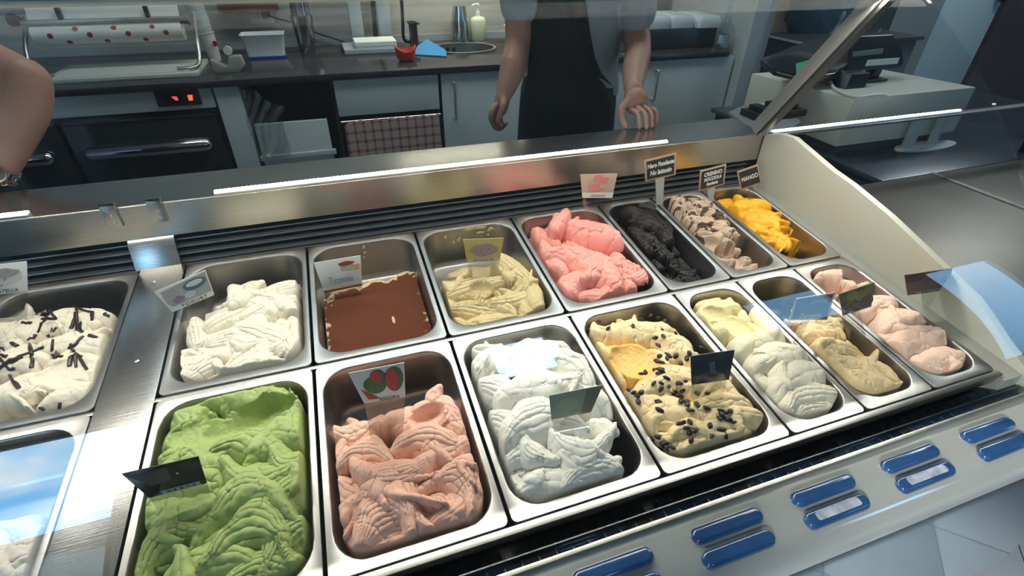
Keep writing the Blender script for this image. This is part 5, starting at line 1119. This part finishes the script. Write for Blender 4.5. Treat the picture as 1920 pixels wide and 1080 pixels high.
# yogurt
f = card([(289, 548), (385, 506), (402, 553), (323, 586)], yof('yog', 345, 605), 'tilted white card showing a bowl and the word YOGURT', wht, [(323, 586), (350, 575), (352, 600), (340, 606)])
patch(f, [(-.42, .40), (-.46, -.10), (-.40, -.30), (.48, -.30), (.48, .46)], mat('print_table', (.42, .40, .40), .5)); blob(f, .22, .20, .24, .20, mat('print_bluebowl', (.10, .16, .22), .4), lift=.0006); blob(f, .22, .24, .17, .10, mat('print_milk', (.70, .70, .68), .4), lift=.0009)
blob(f, .05, -.10, .12, .12, mat('print_spoon', (.60, .60, .60), .4), lift=.0007); blob(f, -.20, -.12, .14, .13, mat('print_mauve', (.30, .24, .27), .4), lift=.0006, wob=.2)
text(f, 'YOGURT', .06, -.41, .17, ink, .75, spacing=1.25)
# tiramisu
f = card([(588, 493), (676, 479), (679, 535), (608, 549)], yof('tir', 640, 556)-.01, 'white card with a painted cake slice and thin handwritten Tiramisu', wht, [(608, 549), (679, 535), (676, 560), (612, 572)])
patch(f, [(.02, .28), (.04, .10), (.30, .06), (.34, .26)], mat('print_cake', (.48, .52, .42), .5)); blob(f, .17, .33, .18, .07, mat('print_cocoa', (.34, .06, .03), .5), lift=.0006, wob=.1); patch(f, [(.32, .24), (.33, .06), (.46, .08), (.46, .26)], mat('print_biscuit', (.80, .38, .12), .5))
patch(f, [(-.5, -.38), (-.5, -.44), (.5, -.44), (.5, -.38)], mat('print_gold', (.62, .50, .28), .5)); patch(f, [(-.5, -.44), (-.5, -.5), (.5, -.5), (.5, -.44)], mat('print_maroon', (.22, .03, .02), .5))
text(f, 'Tiramisu', -.02, -.17, .34, ink, .52, shear=.25, bold=-.008)
# pistacchio
f = card([(868, 449), (945, 446), (937, 488), (876, 493)], yof('pis', 905, 520), 'yellow card with a mauve gelato picture and PISTACCHIO 100%', mat('card_yellow', (.55, .46, .14), .4), [(876, 493), (937, 488), (934, 518), (880, 522)])
blob(f, 0, .02, .38, .27, mat('print_mauvegelato', (.38, .27, .27), .5), wob=.10, n=18)
for k in range(9): blob(f, -.22+.06*k, .0-.12*((k*5) % 3)+.05, .010, .045, gr2, lift=.0008, n=6, a0=.3)
band(f, -.5, -.34, mat('strip_pink', (.62, .55, .52), .5), -.42, .42); text(f, 'PISTACCHIO 100%', 0, -.42, .13, ink, .52, spacing=1.15)
# fragola
f = card([(1088, 327), (1158, 325), (1148, 371), (1092, 371)], yof('fra', 1122, 412)-.005, 'tapered card with pink and green fruit and the word FRAGOLA', mat('card_peach', (.58, .44, .33), .4), [(1092, 371), (1148, 371), (1142, 412), (1097, 412)])
pk = mat('print_pink', (.72, .25, .26), .5); gnn = mat('print_lime', (.46, .52, .22), .5)
for u, v, r, m_ in ((.0, .32, .15, pk), (.15, .18, .12, pk), (-.12, -.06, .18, pk), (.04, -.02, .14, pk), (-.18, .16, .08, gnn), (.13, .0, .09, gnn), (.22, .30, .07, pk)): blob(f, u, v, r, r, m_, lift=.0004+abs(u)*.002)
band(f, -.5, -.27, wht); text(f, 'FRAGOLA', 0, -.39, .13, mat('ink_red', (.35, .12, .10), .5), .6, spacing=1.4, lift=.0016)
def chalkcard(cor, y, label, lines, stem, sm=None):
    f = card(cor, y, label, frm, stem, stem_mat=sm); patch(f, [(-.44, .42), (-.44, -.42), (.44, -.42), (.44, .42)], chalkb, 'chalk_face')
    for (s, v, sz, xs, sh) in lines: text(f, s, 0, v, sz, chalk, xs, sh, bold=.010)
    return f
chalkcard([(1208, 301), (1268, 286), (1267, 328), (1210, 341)], yof('ner', 1238, 385), 'chalk card reading Nero Fondente No lattosio on a pale stem', [('Nero Fondente', .17, .27, .50, .2), ('No lattosio', -.17, .29, .52, .2)], [(1229, 335), (1246, 331), (1243, 384), (1231, 384)], stemw)
chalkcard([(1313, 320), (1362, 307), (1358, 346), (1310, 359)], yof('cam', 1334, 378), 'chalk card with three handwritten lines on the hazelnut gelato', [('CREMINO', .22, .25, .62, .1), ('NOCCIOLA', -.02, .22, .58, .2), ('fondente', -.25, .22, .55, .1)], [(1327, 352), (1341, 348), (1338, 377), (1329, 378)], stemw)
chalkcard([(1382, 322), (1421, 308), (1428, 343), (1389, 357)], yof('man', 1405, 385)+.02, 'tilted chalk card reading MANGO above the yellow gelato', [('MANGO', 0, .30, .70, .1)], [(1402, 352), (1412, 348), (1412, 384), (1404, 386)])
# menta
f = card([(228, 889), (372, 856), (388, 906), (280, 934)], yof('ver', 335, 935)-.01, 'dark glossy card stuck in the green gelato', mat('card_dark', (.025, .022, .02), .12), [(280, 934), (388, 906), (402, 945), (300, 962)])
patch(f, [(-.46, .36), (-.30, -.10), (.02, -.05), (.05, .40)], mat('print_brown', (.10, .085, .07), .2)); blob(f, .14, .12, .02, .025, chalk, lift=.0006, n=8)
band(f, -.48, -.34, mat('strip_grey', (.34, .37, .38), .4), -.25, .40); text(f, 'MENTA', .08, -.41, .12, ink, .8, spacing=1.9, lift=.0014)
# anguria
f = card([(653, 700), (758, 680), (760, 744), (683, 757)], yof('ang', 730, 800)-.02, 'white card with two cut watermelons and the word ANGURIA', wht, [(684, 757), (760, 744), (754, 852), (700, 858)])
gw1 = mat('print_rind', (.05, .16, .05), .4); rd = mat('print_flesh', (.55, .06, .06), .4)
blob(f, -.12, .02, .23, .26, gw1, lift=.0004, n=20); blob(f, -.02, .24, .14, .22, gw1, lift=.0006, n=18); blob(f, -.06, .26, .11, .18, rd, lift=.0009, n=18); blob(f, .28, .10, .19, .36, gw1, lift=.0006, n=20); blob(f, .24, .10, .13, .33, rd, lift=.0009, n=20)
patch(f, [(-.42, -.02), (-.36, -.38), (-.10, -.40)], rd, lift=.0009)
for k in range(5): blob(f, -.22+.06*k, .0, .008, .17, mat('print_stripe', (.14, .30, .10), .4), lift=.0011, n=6)
for k in range(5): blob(f, .19+.035*(k % 3), .22-.10*k, .012, .02, ink, lift=.0012, n=6)
text(f, 'ANGURIA', .12, -.44, .15, ink, .62, spacing=1.25)
# limone
f = card([(1030, 742), (1130, 722), (1108, 772), (1034, 788)], yof('lim', 1075, 795)-.02, 'pale green card reading LIMONE in the snow-white gelato', mat('card_green', (.34, .38, .28), .3), [(1036, 788), (1108, 772), (1104, 800), (1040, 812)])
patch(f, [(.20, .5), (.24, -.5), (.5, -.5), (.5, .5)], mat('print_olive', (.22, .20, .14), .3)); blob(f, -.15, .05, .25, .24, mat('print_lemon', (.45, .46, .30), .3)); text(f, 'LIMONE', .08, -.38, .13, mat('ink_pale', (.55, .55, .5), .5), .7, spacing=1.3)
# raisin gelato card
f = card([(1295, 668), (1378, 656), (1367, 712), (1297, 722)], yof('uva', 1330, 745)-.01, 'blue-black card standing in the raisin-topped gelato', mat('card_blueblack', (.03, .045, .06), .12), [(1298, 722), (1362, 713), (1350, 775), (1302, 780)])
for k in range(7): patch(f, [(-.08+.02*k*.4, .20-.055*k), (-.09+.02*k*.4, .185-.055*k), (.05+.02*k*.4, .20-.055*k), (.05+.02*k*.4, .215-.055*k)], mat('painted_gleam', (.35, .50, .60), .3))  # painted pale strokes standing in for the reflection on the card
# zenzero
f = card([(1493, 560), (1567, 548), (1551, 600), (1480, 600)], yof('zen', 1530, 620)-.01, 'silver-framed chalk card reading Zenzero, right part of the front row', mat('frame_silver', (.45, .45, .40), .3, .6), [(1505, 600), (1518, 600), (1486, 665), (1480, 662)])
patch(f, [(-.45, .43), (-.45, -.43), (.45, -.43), (.45, .43)], mat('chalk_teal', (.02, .05, .07), .3), 'chalk_face'); text(f, 'Limone', .10, .28, .24, mat('chalk_dim', (.30, .42, .45), .8), .6, .2); text(f, 'Zenzero', -.02, -.30, .27, chalk, .62, .2)
# fichi
f = card([(1573, 552), (1640, 529), (1634, 575), (1580, 592)], yof('zen', 1600, 640), 'card with green and dark round fruit between the last two pans', mat('card_olive', (.20, .21, .10), .4), [(1578, 592), (1612, 582), (1640, 700), (1612, 705)])
for u, v, r, c_ in ((-.15, .28, .17, (.26, .28, .09)), (.12, .16, .20, (.24, .27, .10)), (.38, .34, .14, (.22, .25, .08)), (.30, -.18, .22, (.11, .09, .10)), (-.05, -.24, .17, (.12, .13, .09)), (-.36, -.12, .14, (.10, .12, .09))): blob(f, u, v, r, r*1.2, mat('print_fig%d' % int(u*100+50), c_, .4), lift=.0004+.0003*abs(u))
band(f, -.48, -.36, mat('strip_grey', (0, 0, 0)), -.35, .40); text(f, 'FICHI', .02, -.42, .13, ink, .8, spacing=1.5, lift=.0016)
# pesca
f = card([(1696, 516), (1786, 503), (1778, 543), (1702, 554)], C((1.5, -.20, .0))[1], 'reddish brown picture card at the right end of the case', mat('card_rosewood', (.22, .13, .11), .6), [(1728, 550), (1762, 546), (1758, 640), (1738, 642)])
patch(f, [(-.5, .48), (-.5, .10), (-.2, .15), (.05, .48)], mat('print_plum', (.10, .035, .045), .4)); blob(f, .20, .05, .24, .30, mat('print_rust', (.20, .10, .08), .4), wob=.1); blob(f, .34, .02, .06, .12, mat('print_plum', (0, 0, 0)), lift=.0008)
band(f, -.5, -.36, mat('strip_grey', (0, 0, 0)), -.30, .38); text(f, 'PESCA', .03, -.43, .13, ink, .8, spacing=1.6, lift=.0016)
bpy.context.view_layer.update()
